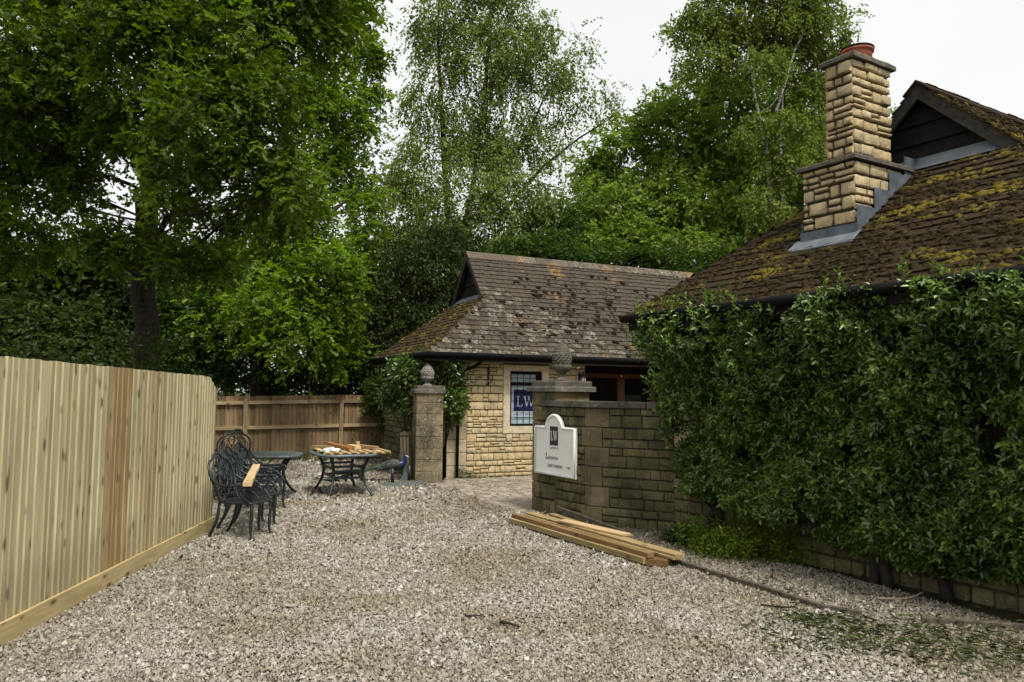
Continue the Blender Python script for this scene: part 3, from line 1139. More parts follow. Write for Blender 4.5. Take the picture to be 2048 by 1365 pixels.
# ================================================================== MAIN BUILDING (mossy hipped roof, chimney)
HG = 2.767
TH = math.tan(R(38.0))
TS = 0.9195
HALF = 2.66
MB_ANG = R(-58.732)
main = empty('stone_building', (1.494, 9.647, 0), MB_ANG, 'long low stone building with mossy tiled hipped roof, chimney and gablet', 'building')
MAINM = Matrix.Translation((1.494, 9.647, 0)) @ Matrix.Rotation(MB_ANG, 4, 'Z')
LEN = 12.0
GY = 2.0
GZ = HG + GY * TH
GX = (GZ - HG) / TS
RZ = HG + HALF * TS
mw = MB()
mw.box((0.12, 0.62, -0.1), (2 * HALF - 0.3, 0.95, HG - 0.18))
mw.box((0.12, 0.95, -0.1), (0.42, LEN, HG - 0.18))
mw.box((2 * HALF - 0.6, 0.95, -0.1), (2 * HALF - 0.3, LEN, HG - 0.18))
mwall = mw.build('wall', M['mortar_dark'], main)
face_stones(mwall, 'gate_stone', (0.12, 0.62, 0), (1, 0, 0), 4.7, 1.05, 0.0, 0.035, 0.014, course=(0.13, 0.2), wid=(0.16, 0.36), split=0.3)
face_stones(mwall, 'cot_dress', (0.12, 0.62, 0), (1, 0, 0), 0.42, 1.4, 1.05, 0.035, 0.012, rough=False, course=(0.2, 0.28), wid=(0.3, 0.42), split=0.0)
# end of the wall seen edge on
face_stones(mwall, 'cot_dress', (0.12, 2.4, 0), (0, -1, 0), 1.78, 2.4, 0.0, 0.02, 0.012, rough=False, course=(0.2, 0.28), wid=(0.3, 0.45), split=0.0)
rf = MB()
P = lambda x, y, z: (x, y, z)
A0, A1 = (0, 0, HG), (2 * HALF, 0, HG)
rf.add([A0, A1, (2 * HALF - GX, GY, GZ), (GX, GY, GZ)], [(0, 1, 2, 3)])
rf.add([A0, (GX, GY, GZ), (GX, 1.87, GZ), (HALF, 1.87, RZ), (HALF, LEN, RZ), (0, LEN, HG)], [(5, 4, 3, 2, 1, 0)])
rf.add([A1, (2 * HALF - GX, GY, GZ), (2 * HALF - GX, 1.87, GZ), (HALF, 1.87, RZ), (HALF, LEN, RZ), (2 * HALF, LEN, HG)], [(0, 1, 2, 3, 4, 5)])
# soffit closes the underside
rf.add([(0, 0, HG - 0.01), (2 * HALF, 0, HG - 0.01), (2 * HALF, LEN, HG - 0.01), (0, LEN, HG - 0.01)], [(3, 2, 1, 0)])
mroof = rf.build('roof', M['main_tile'], main)
items = []
CHX0, CHX1, CHY0, CHY1 = 1.925, 2.56, 0.867, 1.97
for mx in plane_tiles((0, -0.05, HG - 0.05 * TH + 0.004), (1, 0, 0), (0, math.cos(R(38)), math.sin(R(38))), (GY + 0.02) / math.cos(R(38)),
                      lambda s: ((s * math.sin(R(38))) / TS, 2 * HALF - (s * math.sin(R(38))) / TS),
                      skip=lambda c: CHX0 < c.x < CHX1 and c.y > CHY0):
    items.append((mx, 'main_tile', 0))
sa = math.atan(TS)
for mx in plane_tiles((2 * HALF, 0, HG + 0.004), (0, 1, 0), (-math.cos(sa), 0, math.sin(sa)), HALF / math.cos(sa) - 0.1,
                      lambda s: ((s * math.sin(sa) / TH) if s * math.sin(sa) < GZ - HG else 1.85, 8.0)):
    items.append((mx, 'main_tile', 0 if mx.translation.z > GZ - 0.3 else 60))
for mx in plane_tiles((0, 8.0, HG + 0.004), (0, -1, 0), (math.cos(sa), 0, math.sin(sa)), HALF / math.cos(sa) - 0.1,
                      lambda s: (0, 8.0 - ((s * math.sin(sa) / TH) if s * math.sin(sa) < GZ - HG else 1.85))):
    items.append((mx, 'main_tile', 60))
emit_tiles(mroof, MAINM, items)
n_ = 9000
xx = nr.uniform(0, 2 * HALF, n_)
ss = nr.uniform(0, GY / math.cos(R(38)), n_)
row = np.round(ss / 0.14) * 0.14
ss = np.where(nr.uniform(0, 1, n_) < 0.7, row + nr.normal(0.035, 0.03, n_), ss)
ss = np.clip(ss, 0, GY / math.cos(R(38)))
yy = ss * math.cos(R(38)) - 0.04
zz = HG + yy * TH + 0.02
kk = (xx > (zz - HG) / TS) & (xx < 2 * HALF - (zz - HG) / TS) & ~((xx > CHX0 - 0.08) & (xx < CHX1 + 0.1) & (yy > CHY0 - 0.2))
pp_ = np.stack([xx, yy, zz], 1)[kk]
# moss grows in drifts
dr = np.sin(pp_[:, 0] * 3.1 + 1.3 * np.sin(pp_[:, 1] * 4)) + np.sin(pp_[:, 1] * 7 + pp_[:, 0] * 1.7) + nr.normal(0, 0.9, len(pp_))
pp_ = pp_[dr > -1.1]
moss_clumps('moss', pp_, (0, -math.sin(R(38)), math.cos(R(38))), 0.017 + 0.034 * nr.uniform(0, 1, len(pp_)) ** 2, 'moss', mroof)
n_ = 1500
yy = nr.uniform(1.9, 6.5, n_)
xx = nr.uniform(HALF + 0.02, HALF + 1.1, n_)
pp_ = np.stack([xx, yy, RZ - (xx - HALF) * TS + 0.02], 1)
moss_clumps('moss', pp_, (math.sin(sa), 0, math.cos(sa)), 0.015 + 0.04 * nr.uniform(0, 1, n_) ** 2, 'moss', mroof)
# ridge tiles
rt = MB()
for sgn in (-1, 1):
    rt.add([(0, 0, 0.0), (0, 0.44, 0.0), (sgn * 0.15, 0.44, -0.135), (sgn * 0.15, 0, -0.135), (0, 0, 0.022), (0, 0.44, 0.022), (sgn * 0.155, 0.44, -0.115), (sgn * 0.155, 0, -0.115)],
           [(0, 1, 2, 3), (4, 5, 6, 7), (0, 3, 7, 4), (1, 2, 6, 5), (2, 3, 7, 6)])
ridge_me = rt.mesh('ridge_tile', M['main_tile'])
for k in range(14):
    link('ridge_tile', ridge_me, mroof, Matrix.Translation((HALF, 1.84 + k * 0.45, RZ + 0.035 + rng.uniform(0, 0.008))))
# gutter, fascia, soffit
gt = MB()
for i in range(1):
    gt.tube([(-0.08, -0.075, HG - 0.07), (2 * HALF + 0.05, -0.075, HG - 0.07)], 0.050, 10)
gt.build('gutter', M['black'], main)
fb_ = MB().box((-0.02, -0.02, HG - 0.21), (2 * HALF, 0.02, HG - 0.015))
fb_.box((-0.02, 0.02, HG - 0.21), (2 * HALF, 0.62, HG - 0.185))
fb_.box((-0.02, 0.62, HG - 0.21), (0.02, LEN, HG - 0.015))
fb_.box((0.02, 0.62, HG - 0.21), (0.42, LEN, HG - 0.185))
fb_.build('fascia', M['black_wood'], main)
# gablet
gab = MB()
gab.add([(GX, GY, GZ - 0.02), (2 * HALF - GX, GY, GZ - 0.02), (HALF, GY, RZ - 0.02)], [(0, 1, 2)])
gab.add([(GX, GY + 0.05, GZ - 0.02), (2 * HALF - GX, GY + 0.05, GZ - 0.02), (HALF, GY + 0.05, RZ - 0.02)], [(2, 1, 0)])
gabl = gab.build('gablet', M['black_wood'], main)
bh = (RZ - GZ) / 4.0
for k in range(4):
    z0, z1 = GZ + 0.03 + k * bh, GZ + 0.03 + (k + 1) * bh + 0.02
    xa0 = GX + (z0 - GZ) / TS
    xa1 = GX + min(z1 - GZ, RZ - GZ - 0.03) / TS
    if z1 > RZ - 0.03:
        z1 = RZ - 0.03
    yb, yt = GY - 0.045, GY - 0.012
    V_ = [(xa0, yb, z0), (2 * HALF - xa0, yb, z0), (2 * HALF - xa1, yt, z1), (xa1, yt, z1), (xa0, GY - 0.002, z0), (2 * HALF - xa0, GY - 0.002, z0), (2 * HALF - xa1, GY - 0.002, z1), (xa1, GY - 0.002, z1)]
    mb = MB().add(V_, [(0, 1, 2, 3), (4, 5, 1, 0), (3, 2, 6, 7), (0, 3, 7, 4), (1, 5, 6, 2)])
    mb.build('weatherboard', M['black_wood'], gabl)
for sgn in (-1, 1):
    e = Vector((HALF + sgn * (HALF - GX + 0.06), 1.86, GZ - 0.055))
    t = Vector((HALF, 1.86, RZ + 0.02))
    mb = MB()
    dn = Vector((0, 0, -0.17))
    V_ = [e, t, t + dn, e + dn * 0.95]
    mb.add(V_ + [v + Vector((0, 0.035, 0)) for v in V_], [(0, 1, 2, 3), (7, 6, 5, 4), (0, 4, 5, 1), (3, 2, 6, 7), (0, 3, 7, 4), (1, 5, 6, 2)])
    mb.build('barge_board', M['barge'], gabl)
mb = MB()
mb.add([(GX + 0.02, GY - 0.13, GZ - 0.13 * TH + 0.045), (2 * HALF - GX - 0.05, GY - 0.13, GZ - 0.13 * TH + 0.045), (2 * HALF - GX - 0.05, GY - 0.05, GZ + 0.06), (GX + 0.02, GY - 0.05, GZ + 0.06)], [(0, 1, 2, 3)])
mb.add([(GX + 0.02, GY - 0.05, GZ + 0.06), (2 * HALF - GX - 0.05, GY - 0.05, GZ + 0.06), (2 * HALF - GX - 0.05, GY - 0.047, GZ + 0.085), (GX + 0.02, GY - 0.047, GZ + 0.085)], [(0, 1, 2, 3)])
mb.build('flashing', M['lead_pale'], gabl)

# chimney
LED = 4.235
SX0, SX1, SY0, SY1 = 2.21, 2.535, 0.895, 1.56
CAPZ = 5.345
ch = MB()
ch.box((CHX0 + 0.02, CHY0 + 0.02, 3.0), (CHX1 - 0.02, CHY1, LED))
ch.box((SX0 + 0.02, SY0 + 0.02, LED + 0.05), (SX1 - 0.02, SY1 - 0.02, CAPZ))
chim = ch.build('chimney', M['mortar_dark'], main)


def roofz(y):
    return HG + y * TH


kw_ = dict(course=(0.075, 0.15), wid=(0.11, 0.24), split=0.4)
# lower block: face towards the drive (normal -y) and face up the slope side (normal +x)
face_stones(chim, 'chim_stone', (CHX0 - 0.005, CHY0 + 0.02, 0), (1, 0, 0), CHX1 - CHX0 + 0.01, LED - 3.56, 3.56, 0.034, 0.028, course=(0.09, 0.165), wid=(0.12, 0.25), split=0.35)
z_ = 3.60
lev = [3.60, 3.70, 3.78, 3.87, 3.95, 4.09, 4.235]
for i in range(len(lev) - 1):
    zc = (lev[i] + lev[i + 1]) / 2
    x = CHY0 - 0.005
    ymax = min(CHY1, (zc - HG) / TH - 0.10)
    while x < ymax - 0.04:
        w_ = rng.uniform(0.17, 0.3)
        if ymax - x - w_ < 0.1:
            w_ = ymax - x
        stone_obj(chim, 'chim_stone', (CHX1 - 0.02, x + w_ / 2, zc), (0, 1, 0), w_ - 0.026, lev[i + 1] - lev[i] - 0.026, 0.033, rng.random() < 0.4)
        x += w_
# shaft faces
face_stones(chim, 'chim_stone', (SX0 - 0.005, SY0 + 0.02, 0), (1, 0, 0), SX1 - SX0 + 0.01, CAPZ - LED - 0.07, LED + 0.07, 0.034, 0.026, course=(0.085, 0.16), wid=(0.10, 0.2), split=0.3)
face_stones(chim, 'chim_stone', (SX1 - 0.02, SY0 - 0.005, 0), (0, 1, 0), SY1 - SY0, CAPZ - LED - 0.07, LED + 0.07, 0.034, 0.026, course=(0.085, 0.15), wid=(0.15, 0.3), split=0.25)
face_stones(chim, 'chim_stone', (SX0 + 0.02, SY1, 0), (0, -1, 0), SY1 - SY0, CAPZ - LED - 0.07, LED + 0.07, 0.034, 0.026, course=(0.09, 0.15), wid=(0.14, 0.26), split=0.2)


def slab(name, lo, hi, mat, parent, jit=0.008, sub=5):
    """a stone slab with slightly uneven edges"""
    mb = MB()
    x0, y0, z0 = lo
    x1, y1, z1 = hi
    ring = []
    for a, b in (((x0, y0), (x1, y0)), ((x1, y0), (x1, y1)), ((x1, y1), (x0, y1)), ((x0, y1), (x0, y0))):
        for i in range(sub):
            t = i / sub
            ring.append((a[0] + (b[0] - a[0]) * t + rng.uniform(-jit, jit), a[1] + (b[1] - a[1]) * t + rng.uniform(-jit, jit)))
    n = len(ring)
    cx, cy = (x0 + x1) / 2, (y0 + y1) / 2
    ins = lambda p, f: (cx + (p[0] - cx) * f, cy + (p[1] - cy) * f)
    V_ = [(p[0], p[1], z0) for p in ring] + [(p[0], p[1], z1 - (z1 - z0) * 0.25 + rng.uniform(-jit, jit) * 0.4) for p in ring] + [(*ins(p, 0.975), z1 + rng.uniform(-jit, jit) * 0.4) for p in ring] + [(cx, cy, z1)]
    F_ = [tuple(reversed(range(n)))]
    for L in range(2):
        for i in range(n):
            j = (i + 1) % n
            F_.append((L * n + i, L * n + j, (L + 1) * n + j, (L + 1) * n + i))
    for i in range(n):
        F_.append((2 * n + i, 2 * n + (i + 1) % n, 3 * n))
    mb.add(V_, F_)
    return mb.build(name, M[mat], parent)


slab('ledge', (CHX0 - 0.055, CHY0 - 0.055, LED + 0.005), (CHX1 + 0.055, CHY1 + 0.03, LED + 0.055), 'finial_dark', chim, 0.009)
slab('cap', (SX0 - 0.05, SY0 - 0.05, CAPZ), (SX1 + 0.05, SY1 + 0.05, CAPZ + 0.055), 'cap', chim, 0.008)
pc = ((SX0 + SX1) / 2, (SY0 + SY1) / 2, CAPZ + 0.06)
MB().lathe([(0.155, 0), (0.15, 0.11), (0.155, 0.12), (0.172, 0.125), (0.172, 0.155), (0.145, 0.16), (0.138, 0.02)], pc, 20).build('chimney_pot', M['terracotta'], chim)
MB().lathe([(0.175, 0.152), (0.179, 0.16), (0.176, 0.172), (0.146, 0.172), (0.136, 0.02)], pc, 20).build('pot_rim', M['black'], chim)
# stepped lead on the slope side
st = []
ysteps = [CHY0 - 0.02, 1.12, 1.12, 1.40, 1.40, 1.70, 1.70, CHY1]
zsteps = [3.70, 3.70, 3.88, 3.88, 4.05, 4.05, 4.19, 4.19]
poly = [(y, z) for y, z in zip(ysteps, zsteps)] + [(CHY1, roofz(CHY1) + 0.02), (CHY0 - 0.02, roofz(CHY0 - 0.02) + 0.01)]
Mx = Matrix(((0, -1, 0, CHX1 + 0.028), (1, 0, 0, 0), (0, 0, 1, 0), (0, 0, 0, 1)))   # local x -> y, front (-y local) -> +x
poly2 = []
steps = [0.867 - 0.02, 1.15, 1.42, 1.70, CHY1]
for i in range(4):
    ztop = roofz((steps[i] + steps[i + 1]) / 2) + 0.20
    poly2 += [(steps[i], ztop), (steps[i + 1], ztop)]
poly2 += [(CHY1, roofz(CHY1)), (CHY0 - 0.02, roofz(CHY0 - 0.02))]
MB().prism(poly2[::-1], Mx, 0.006).build('flashing', M['lead'], chim)
mb = MB()
mb.box((CHX0 - 0.02, CHY0 - 0.04, roofz(CHY0) - 0.03), (CHX1 + 0.034, CHY0 - 0.032, roofz(CHY0) + 0.11))
mb.build('flashing', M['lead'], chim)
mb = MB()
for (x0, x1, up_, lift) in ((CHX0 - 0.1, CHX1 + 0.08, 0.17, 0.034),):
    ya, yb = CHY0 - up_, CHY0 - 0.015
    mb.add([(x0, ya, roofz(ya) + lift), (x1, ya, roofz(ya) + lift), (x1, yb, roofz(yb) + lift + 0.01), (x0, yb, roofz(yb) + lift + 0.01)], [(0, 1, 2, 3)])
    mb.add([(x0, ya, roofz(ya) + lift - 0.012), (x1, ya, roofz(ya) + lift - 0.012), (x1, ya, roofz(ya) + lift), (x0, ya, roofz(ya) + lift)], [(0, 1, 2, 3)])
mb.build('flashing', M['lead_pale'], chim)
mb = MB()
mb.box((CHX0 - 0.016, CHY0 - 0.02, roofz(CHY0) - 0.03), (CHX0 - 0.008, CHY0 + 0.2, roofz(CHY0) + 0.22))
mb.build('flashing', M['lead'], chim)

# ================================================================== COTTAGE (reception)
HS = 2.57
CA = R(25.42)
CH2 = 2.04
TF = 1.191
TE = 0.793
cot = empty('stone_cottage', (-1.647, 15.281, 0), CA, 'small pale stone cottage with lichened tile roof and a leaded window beside the entrance', 'cottage')
COTM = Matrix.Translation((-1.647, 15.281, 0)) @ Matrix.Rotation(CA, 4, 'Z')
CL = 10.5
WY = 0.4
XW0 = 0.5                        # left end of front wall
DX0 = 3.83                       # entrance opening
cw = MB()
for (a, b) in (((XW0 + 0.01, -0.1), (1.85, HS - 0.1)), ((2.87, -0.1), (DX0 - 0.005, HS - 0.1)), ((1.85, -0.1), (2.87, 0.93)), ((1.85, 2.33), (2.87, HS - 0.1))):
    cw.box((a[0], WY + 0.02, a[1]), (b[0], WY + 0.3, b[1]))
cw.box((XW0 + 0.01, WY + 0.3, -0.1), (XW0 + 0.3, 2 * CH2 - WY, HS - 0.1))
cwall = cw.build('wall', M['mortar'], cot)
MB().box((6.66, WY + 0.02, -0.1), (CL, WY + 0.3, HS - 0.1)).build('wall', M['mortar'], cot)
# dressed quoin at the corner, both faces
z = -0.02
k = 0
while z < 2.42:
    h = 0.27
    stone_obj(cwall, 'cot_dress', (XW0 + 0.245, WY + 0.02, z + h / 2), (1, 0, 0), 0.49 - 0.004, h - 0.008, 0.035, False)
    stone_obj(cwall, 'cot_dress', (XW0 + 0.01, WY + 0.25, z + h / 2), (0, -1, 0), 0.5 - 0.004, h - 0.008, 0.03, False)
    z += h
    k += 1
FX0, FX1, FZ0, FZ1 = 1.815, 2.90, 0.905, 2.36
kwc = dict(course=(0.075, 0.175), wid=(0.11, 0.27), split=0.35)
O_ = (0, WY + 0.02, 0)
q0 = XW0 + 0.49
face_stones(cwall, 'cot_stone', (q0, WY + 0.02, 0), (1, 0, 0), FX0 - q0, HS - 0.15 - FZ0, FZ0, 0.035, 0.014, **kwc)
face_stones(cwall, 'cot_stone', (q0, WY + 0.02, 0), (1, 0, 0), DX0 - q0, FZ0 + 0.0, 0, 0.035, 0.014, **kwc)
face_stones(cwall, 'cot_stone', (FX1, WY + 0.02, 0), (1, 0, 0), DX0 - FX1, HS - 0.15 - FZ0, FZ0, 0.035, 0.014, **kwc)
# left return wall, rough stone
face_stones(cwall, 'cot_stone', (XW0 + 0.01, 2 * CH2 - WY, 0), (0, -1, 0), 2 * CH2 - 2 * WY - 0.5, 2.4, 0, 0.03, 0.014, course=(0.14, 0.2), wid=(0.25, 0.4), split=0.1)
# window
win = MB()
for (a, b) in (((FX0, WY - 0.03, FZ0), (FX1, WY + 0.12, FZ0 + 0.15)), ((FX0, WY - 0.03, FZ1 - 0.125), (FX1, WY + 0.12, FZ1)),
               ((FX0, WY - 0.03, FZ0 + 0.152), (FX0 + 0.155, WY + 0.12, FZ1 - 0.127)), ((FX1 - 0.155, WY - 0.03, FZ0 + 0.152), (FX1, WY + 0.12, FZ1 - 0.127))):
    win.box(a, b)
window = win.build('window', M['surround'], cot)
wx0, wx1, wz0, wz1 = FX0 + 0.16, FX1 - 0.16, FZ0 + 0.155, FZ1 - 0.13
TRZ = 1.965
fr = MB()
t_ = 0.045
yf0, yf1 = WY + 0.01, WY + 0.054
fr.box((wx0, yf0, wz0), (wx0 + t_, yf1, wz1))
fr.box((wx1 - t_ * 2.6, yf0, wz0), (wx1, yf1 - 0.001, wz1))
fr.box((wx0 + t_, yf0, wz0), (wx1 - t_ * 2.6, yf1, wz0 + t_))
fr.box((wx0 + t_, yf0, wz1 - t_ * 1.4), (wx1 - t_ * 2.6, yf1, wz1))
fr.box((wx0 + t_, yf0 + 0.001, TRZ - 0.04), (wx1 - t_ * 2.6, yf1, TRZ + 0.03))
fr.build('frame', M['black'], window)
ld = MB()
ix0, ix1 = wx0 + t_, wx1 - t_ * 2.6
for i in range(1, 4):
    x = ix0 + (ix1 - ix0) * i / 4
    ld.box((x - 0.0045, WY + 0.03, wz0 + t_), (x + 0.0045, WY + 0.038, wz1 - t_ * 1.4))
for zz_ in (1.24, 1.42, 1.60, 1.78, 2.085):
    ld.box((ix0, WY + 0.029, zz_ - 0.0045), (ix1, WY + 0.037, zz_ + 0.0045))
ld.build('leading', M['black'], window)
MB().box((ix0, WY + 0.042, wz0 + t_), (ix1, WY + 0.046, wz1 - t_ * 1.4)).build('pane', M['glass'], window)
MB().box((wx0 - 0.02, WY + 0.060, wz0 - 0.02), (wx1 + 0.02, WY + 0.080, wz1 + 0.02)).build('poster', M['whiteplain'], window)
pst = MB()
LX0 = ix0 + 0.075
pst.box((LX0, WY + 0.056, 1.375), (ix1 - 0.0, WY + 0.0585, 1.835))
pst.build('logo_panel', M['navy'], window)


def lw_letters(mb, Mx, x0, z0, h, wL, wW, t, gapx):
    """the serif capitals L and W"""
    sx = wL
    q = lambda pts, ox, s: mb.prism([(x0 + ox + p[0] * s, z0 + p[1] * h) for p in pts], Mx, t)
    q([(0.22, 0.0), (0.42, 0.0), (0.42, 1.0), (0.22, 1.0)], 0, sx)
    q([(0.05, 0.955), (0.60, 0.955), (0.60, 1.0), (0.05, 1.0)], 0, sx)
    q([(0.05, 0.0), (0.98, 0.0), (0.98, 0.045), (0.05, 0.045)], 0, sx)
    q([(0.90, 0.045), (0.98, 0.045), (1.0, 0.27), (0.96, 0.27)], 0, sx)
    o = sx + gapx
    s = wW
    q([(0.06, 1.0), (0.31, 0.0), (0.37, 0.0), (0.20, 1.0)], o, s)
    q([(0.31, 0.0), (0.35, 0.0), (0.53, 0.85), (0.50, 0.92)], o, s)
    q([(0.40, 1.0), (0.65, 0.0), (0.71, 0.0), (0.54, 1.0)], o, s)
    q([(0.66, 0.0), (0.70, 0.0), (0.93, 1.0), (0.89, 1.0)], o, s)
    for a, b in ((0.0, 0.28), (0.36, 0.60), (0.80, 1.02)):
        q([(a, 0.96), (b, 0.96), (b, 1.0), (a, 1.0)], o, s)


def text_mesh(name, body, size, Mx, mat, parent, sx=1.0, align='CENTER', ext=0.0008):
    cu = bpy.data.curves.new('lettering', 'FONT')
    cu.body = body
    cu.size = size
    cu.extrude = ext
    cu.align_x = align
    o = bpy.data.objects.new('lettering', cu)
    me = bpy.data.meshes.new_from_object(o)
    bpy.data.objects.remove(o)
    bpy.data.curves.remove(cu)
    me.materials.clear()
    me.materials.append(mat)
    # text plane xy -> wall x z, thickness towards -y
    T = Matrix(((sx, 0, 0, 0), (0, 0, -1, 0), (0, 1, 0, 0), (0, 0, 0, 1)))
    return link(name, me, parent, Mx @ T)


lt = MB()
Wm = Matrix.Translation((0, WY + 0.0555, 0))
lw_letters(lt, Wm, LX0 + 0.045, 1.475, 0.225, 0.165, 0.30, 0.002, 0.005)
lt.build('lettering', M['white'], window)
text_mesh('lettering', "LADY'S WOOD", 0.082, Matrix.Translation(((ix0 + ix1) / 2 + 0.035, WY + 0.0575, 1.285)), M['navy'], window, 0.95)
text_mesh('lettering', "SHOOTING SCHOOL", 0.05, Matrix.Translation(((ix0 + ix1) / 2 + 0.035, WY + 0.0725, 1.215)), M['ink_grey'], window, 0.9) if False else None
MB().box((LX0, WY + 0.0565, 1.222), (ix1 - 0.02, WY + 0.0585, 1.234)).build('rule_line', M['ink_grey'], window)

# entrance: dark recess with red-brown joinery
en = MB()
RY = WY + 0.55
en.box((DX0, RY + 1.6, -0.1), (6.6, RY + 1.7, HS))
en.box((DX0 - 0.003, RY + 0.1, -0.1), (DX0 + 0.1, RY + 1.6, HS))
en.box((6.55, RY + 0.1, -0.1), (6.65, RY + 1.6, HS))
en.box((DX0, WY + 0.05, HS - 0.12), (6.6, RY + 1.6, HS - 0.06))
en.box((DX0, RY + 0.02, -0.05), (6.6, RY + 1.6, 0.02))
ent = en.build('entrance', M['darkroom'], cot)
MB().box((DX0 + 0.002, WY + 0.3, -0.05), (DX0 + 0.1, RY + 0.1, HS - 0.12)).build('side_panel', M['black_wood'], ent)
dj = MB()
DZ = 2.24
for (x0, x1) in ((4.16, 4.23), (5.07, 5.26), (6.05, 6.14)):
    dj.box((x0, RY, 0.0), (x1, RY + 0.09, DZ - 0.105))
dj.box((4.16, RY + 0.002, DZ - 0.1), (6.14, RY + 0.092, DZ))
dj.build('door_frame', M['redwood'], ent)
MB().box((DX0 + 0.1, RY + 0.01, DZ + 0.002), (6.6, RY + 0.08, HS - 0.12)).build('head_board', M['black_wood'], ent)
MB().box((6.142, RY + 0.012, 0.0), (6.655, RY + 0.085, HS - 0.12)).build('side_panel', M['black_wood'], ent)
MB().box((XW0 + 0.31, 2 * CH2 - WY - 0.3, -0.1), (CL, 2 * CH2 - WY, HS - 0.1)).build('wall', M['mortar'], cot)
MB().box((CL - 0.3, WY + 0.31, -0.1), (CL, 2 * CH2 - WY - 0.31, HS - 0.1)).build('wall', M['mortar'], cot)
MB().box((DX0 + 0.1, RY + 0.012, 0.02), (4.158, RY + 0.08, DZ + 0.001)).build('side_panel', M['black_wood'], ent)
for (x0, x1) in ((4.232, 5.068), (5.262, 6.048)):
    MB().box((x0, RY + 0.04, 0.02), (x1, RY + 0.046, DZ - 0.102)).build('pane', M['glass'], ent)
MB().lathe([(0.02, 0), (0.025, 0.012), (0.012, 0.02)], (0, 0, 0), 10).build('alarm_button', M['white'], ent, M=Matrix.Translation((5.17, RY - 0.002, DZ - 0.05)) @ Matrix.Rotation(R(90), 4, 'X'))
MB().box((5.55, RY + 0.5, 0.6), (6.1, RY + 0.55, 1.75)).build('notice_board', M['concrete'], ent)

# roof
cr = MB()
GX2 = 1.75
GZ2 = HS + GX2 * TE
GYa = (GZ2 - HS) / TF
RZ2 = HS + CH2 * TF
OX = 1.6
F0 = (0, 0, HS)
cr.add([F0, (CL, 0, HS), (CL, CH2, RZ2), (OX, CH2, RZ2), (OX, GYa, GZ2), (GX2, GYa, GZ2)], [(0, 1, 2, 3, 4, 5)])
cr.add([(0, 2 * CH2, HS), (CL, 2 * CH2, HS), (CL, CH2, RZ2), (OX, CH2, RZ2), (OX, 2 * CH2 - GYa, GZ2), (GX2, 2 * CH2 - GYa, GZ2)], [(5, 4, 3, 2, 1, 0)])
cr.add([F0, (GX2, GYa, GZ2), (GX2, 2 * CH2 - GYa, GZ2), (0, 2 * CH2, HS)], [(0, 1, 2, 3)])
cr.add([(0, 0, HS - 0.01), (CL, 0, HS - 0.01), (CL, 2 * CH2, HS - 0.01), (0, 2 * CH2, HS - 0.01)], [(3, 2, 1, 0)])
croof = cr.build('roof', M['cot_tile'], cot)
fa = math.atan(TF)
ea = math.atan(TE)
items = []


def cot_rank(mx):
    q = proj(COTM @ mx.translation)
    if q is None or q[0] > 1400:
        return 60
    if q[0] > 1290 and q[1] > 612 - (q[0] - 1290) * 0.65:
        return 40
    return 0


for mx in plane_tiles((0, -0.03, HS - 0.03 * TF + 0.004), (1, 0, 0), (0, math.cos(fa), math.sin(fa)), CH2 / math.cos(fa) - 0.02,
                      lambda s: ((s * math.sin(fa)) / TE if s * math.sin(fa) < GZ2 - HS else OX, CL - 0.3)):
    items.append((mx, 'cot_tile', cot_rank(mx)))
for mx in plane_tiles((-0.03, 2 * CH2, HS - 0.03 * TE + 0.004), (0, -1, 0), (math.cos(ea), 0, math.sin(ea)), GX2 / math.cos(ea),
                      lambda s: (s * math.sin(ea) / TF, 2 * CH2 - s * math.sin(ea) / TF)):
    items.append((mx, 'cot_tile_moss', 0))
emit_tiles(croof, COTM, items)
ridge2 = ridge_me.copy()
ridge2.materials.clear()
ridge2.materials.append(M['ridge'])
for k in range(19):
    link('ridge_tile', ridge2, croof, Matrix.Translation((OX + 0.44 + k * 0.45 - 0.02, CH2, RZ2 + 0.03)) @ Matrix.Rotation(R(90), 4, 'Z') @ Matrix.Diagonal((1, 1, 1.25, 1)))
# moss cushions scattered over the front slope
n_ = 950
xx = nr.uniform(0.5, 9.0, n_)
yy = nr.uniform(0.02, 1.75, n_) ** 1.0
pr = np.exp(-((xx - 4.2) / 2.2) ** 2) * np.clip(1.15 - np.abs(yy - 0.75) / 1.1, 0.1, 1)
k = (nr.uniform(0, 1, n_) < pr + 0.06) & (xx > yy * TF / TE)
row = (np.round((yy[k] / math.cos(fa)) / 0.14) * 0.14 + 0.02) * math.cos(fa)
pp_ = np.stack([xx[k], row, HS + row * TF + 0.01], 1)
moss_clumps('moss', pp_, (0, -math.sin(fa), math.cos(fa)), 0.03 + 0.055 * nr.uniform(0, 1, len(pp_)) ** 1.6, 'moss_dark', croof, 0.6)
n_ = 1500
ss = nr.uniform(0, GX2, n_)
yy = nr.uniform(0, 2 * CH2, n_)
k = (yy > ss * TE / TF) & (yy < 2 * CH2 - ss * TE / TF)
pp_ = np.stack([ss, yy, HS + ss * TE + 0.015], 1)[k]
moss_clumps('moss', pp_, (-math.sin(ea), 0, math.cos(ea)), 0.02 + 0.045 * nr.uniform(0, 1, len(pp_)) ** 2, 'moss', croof)
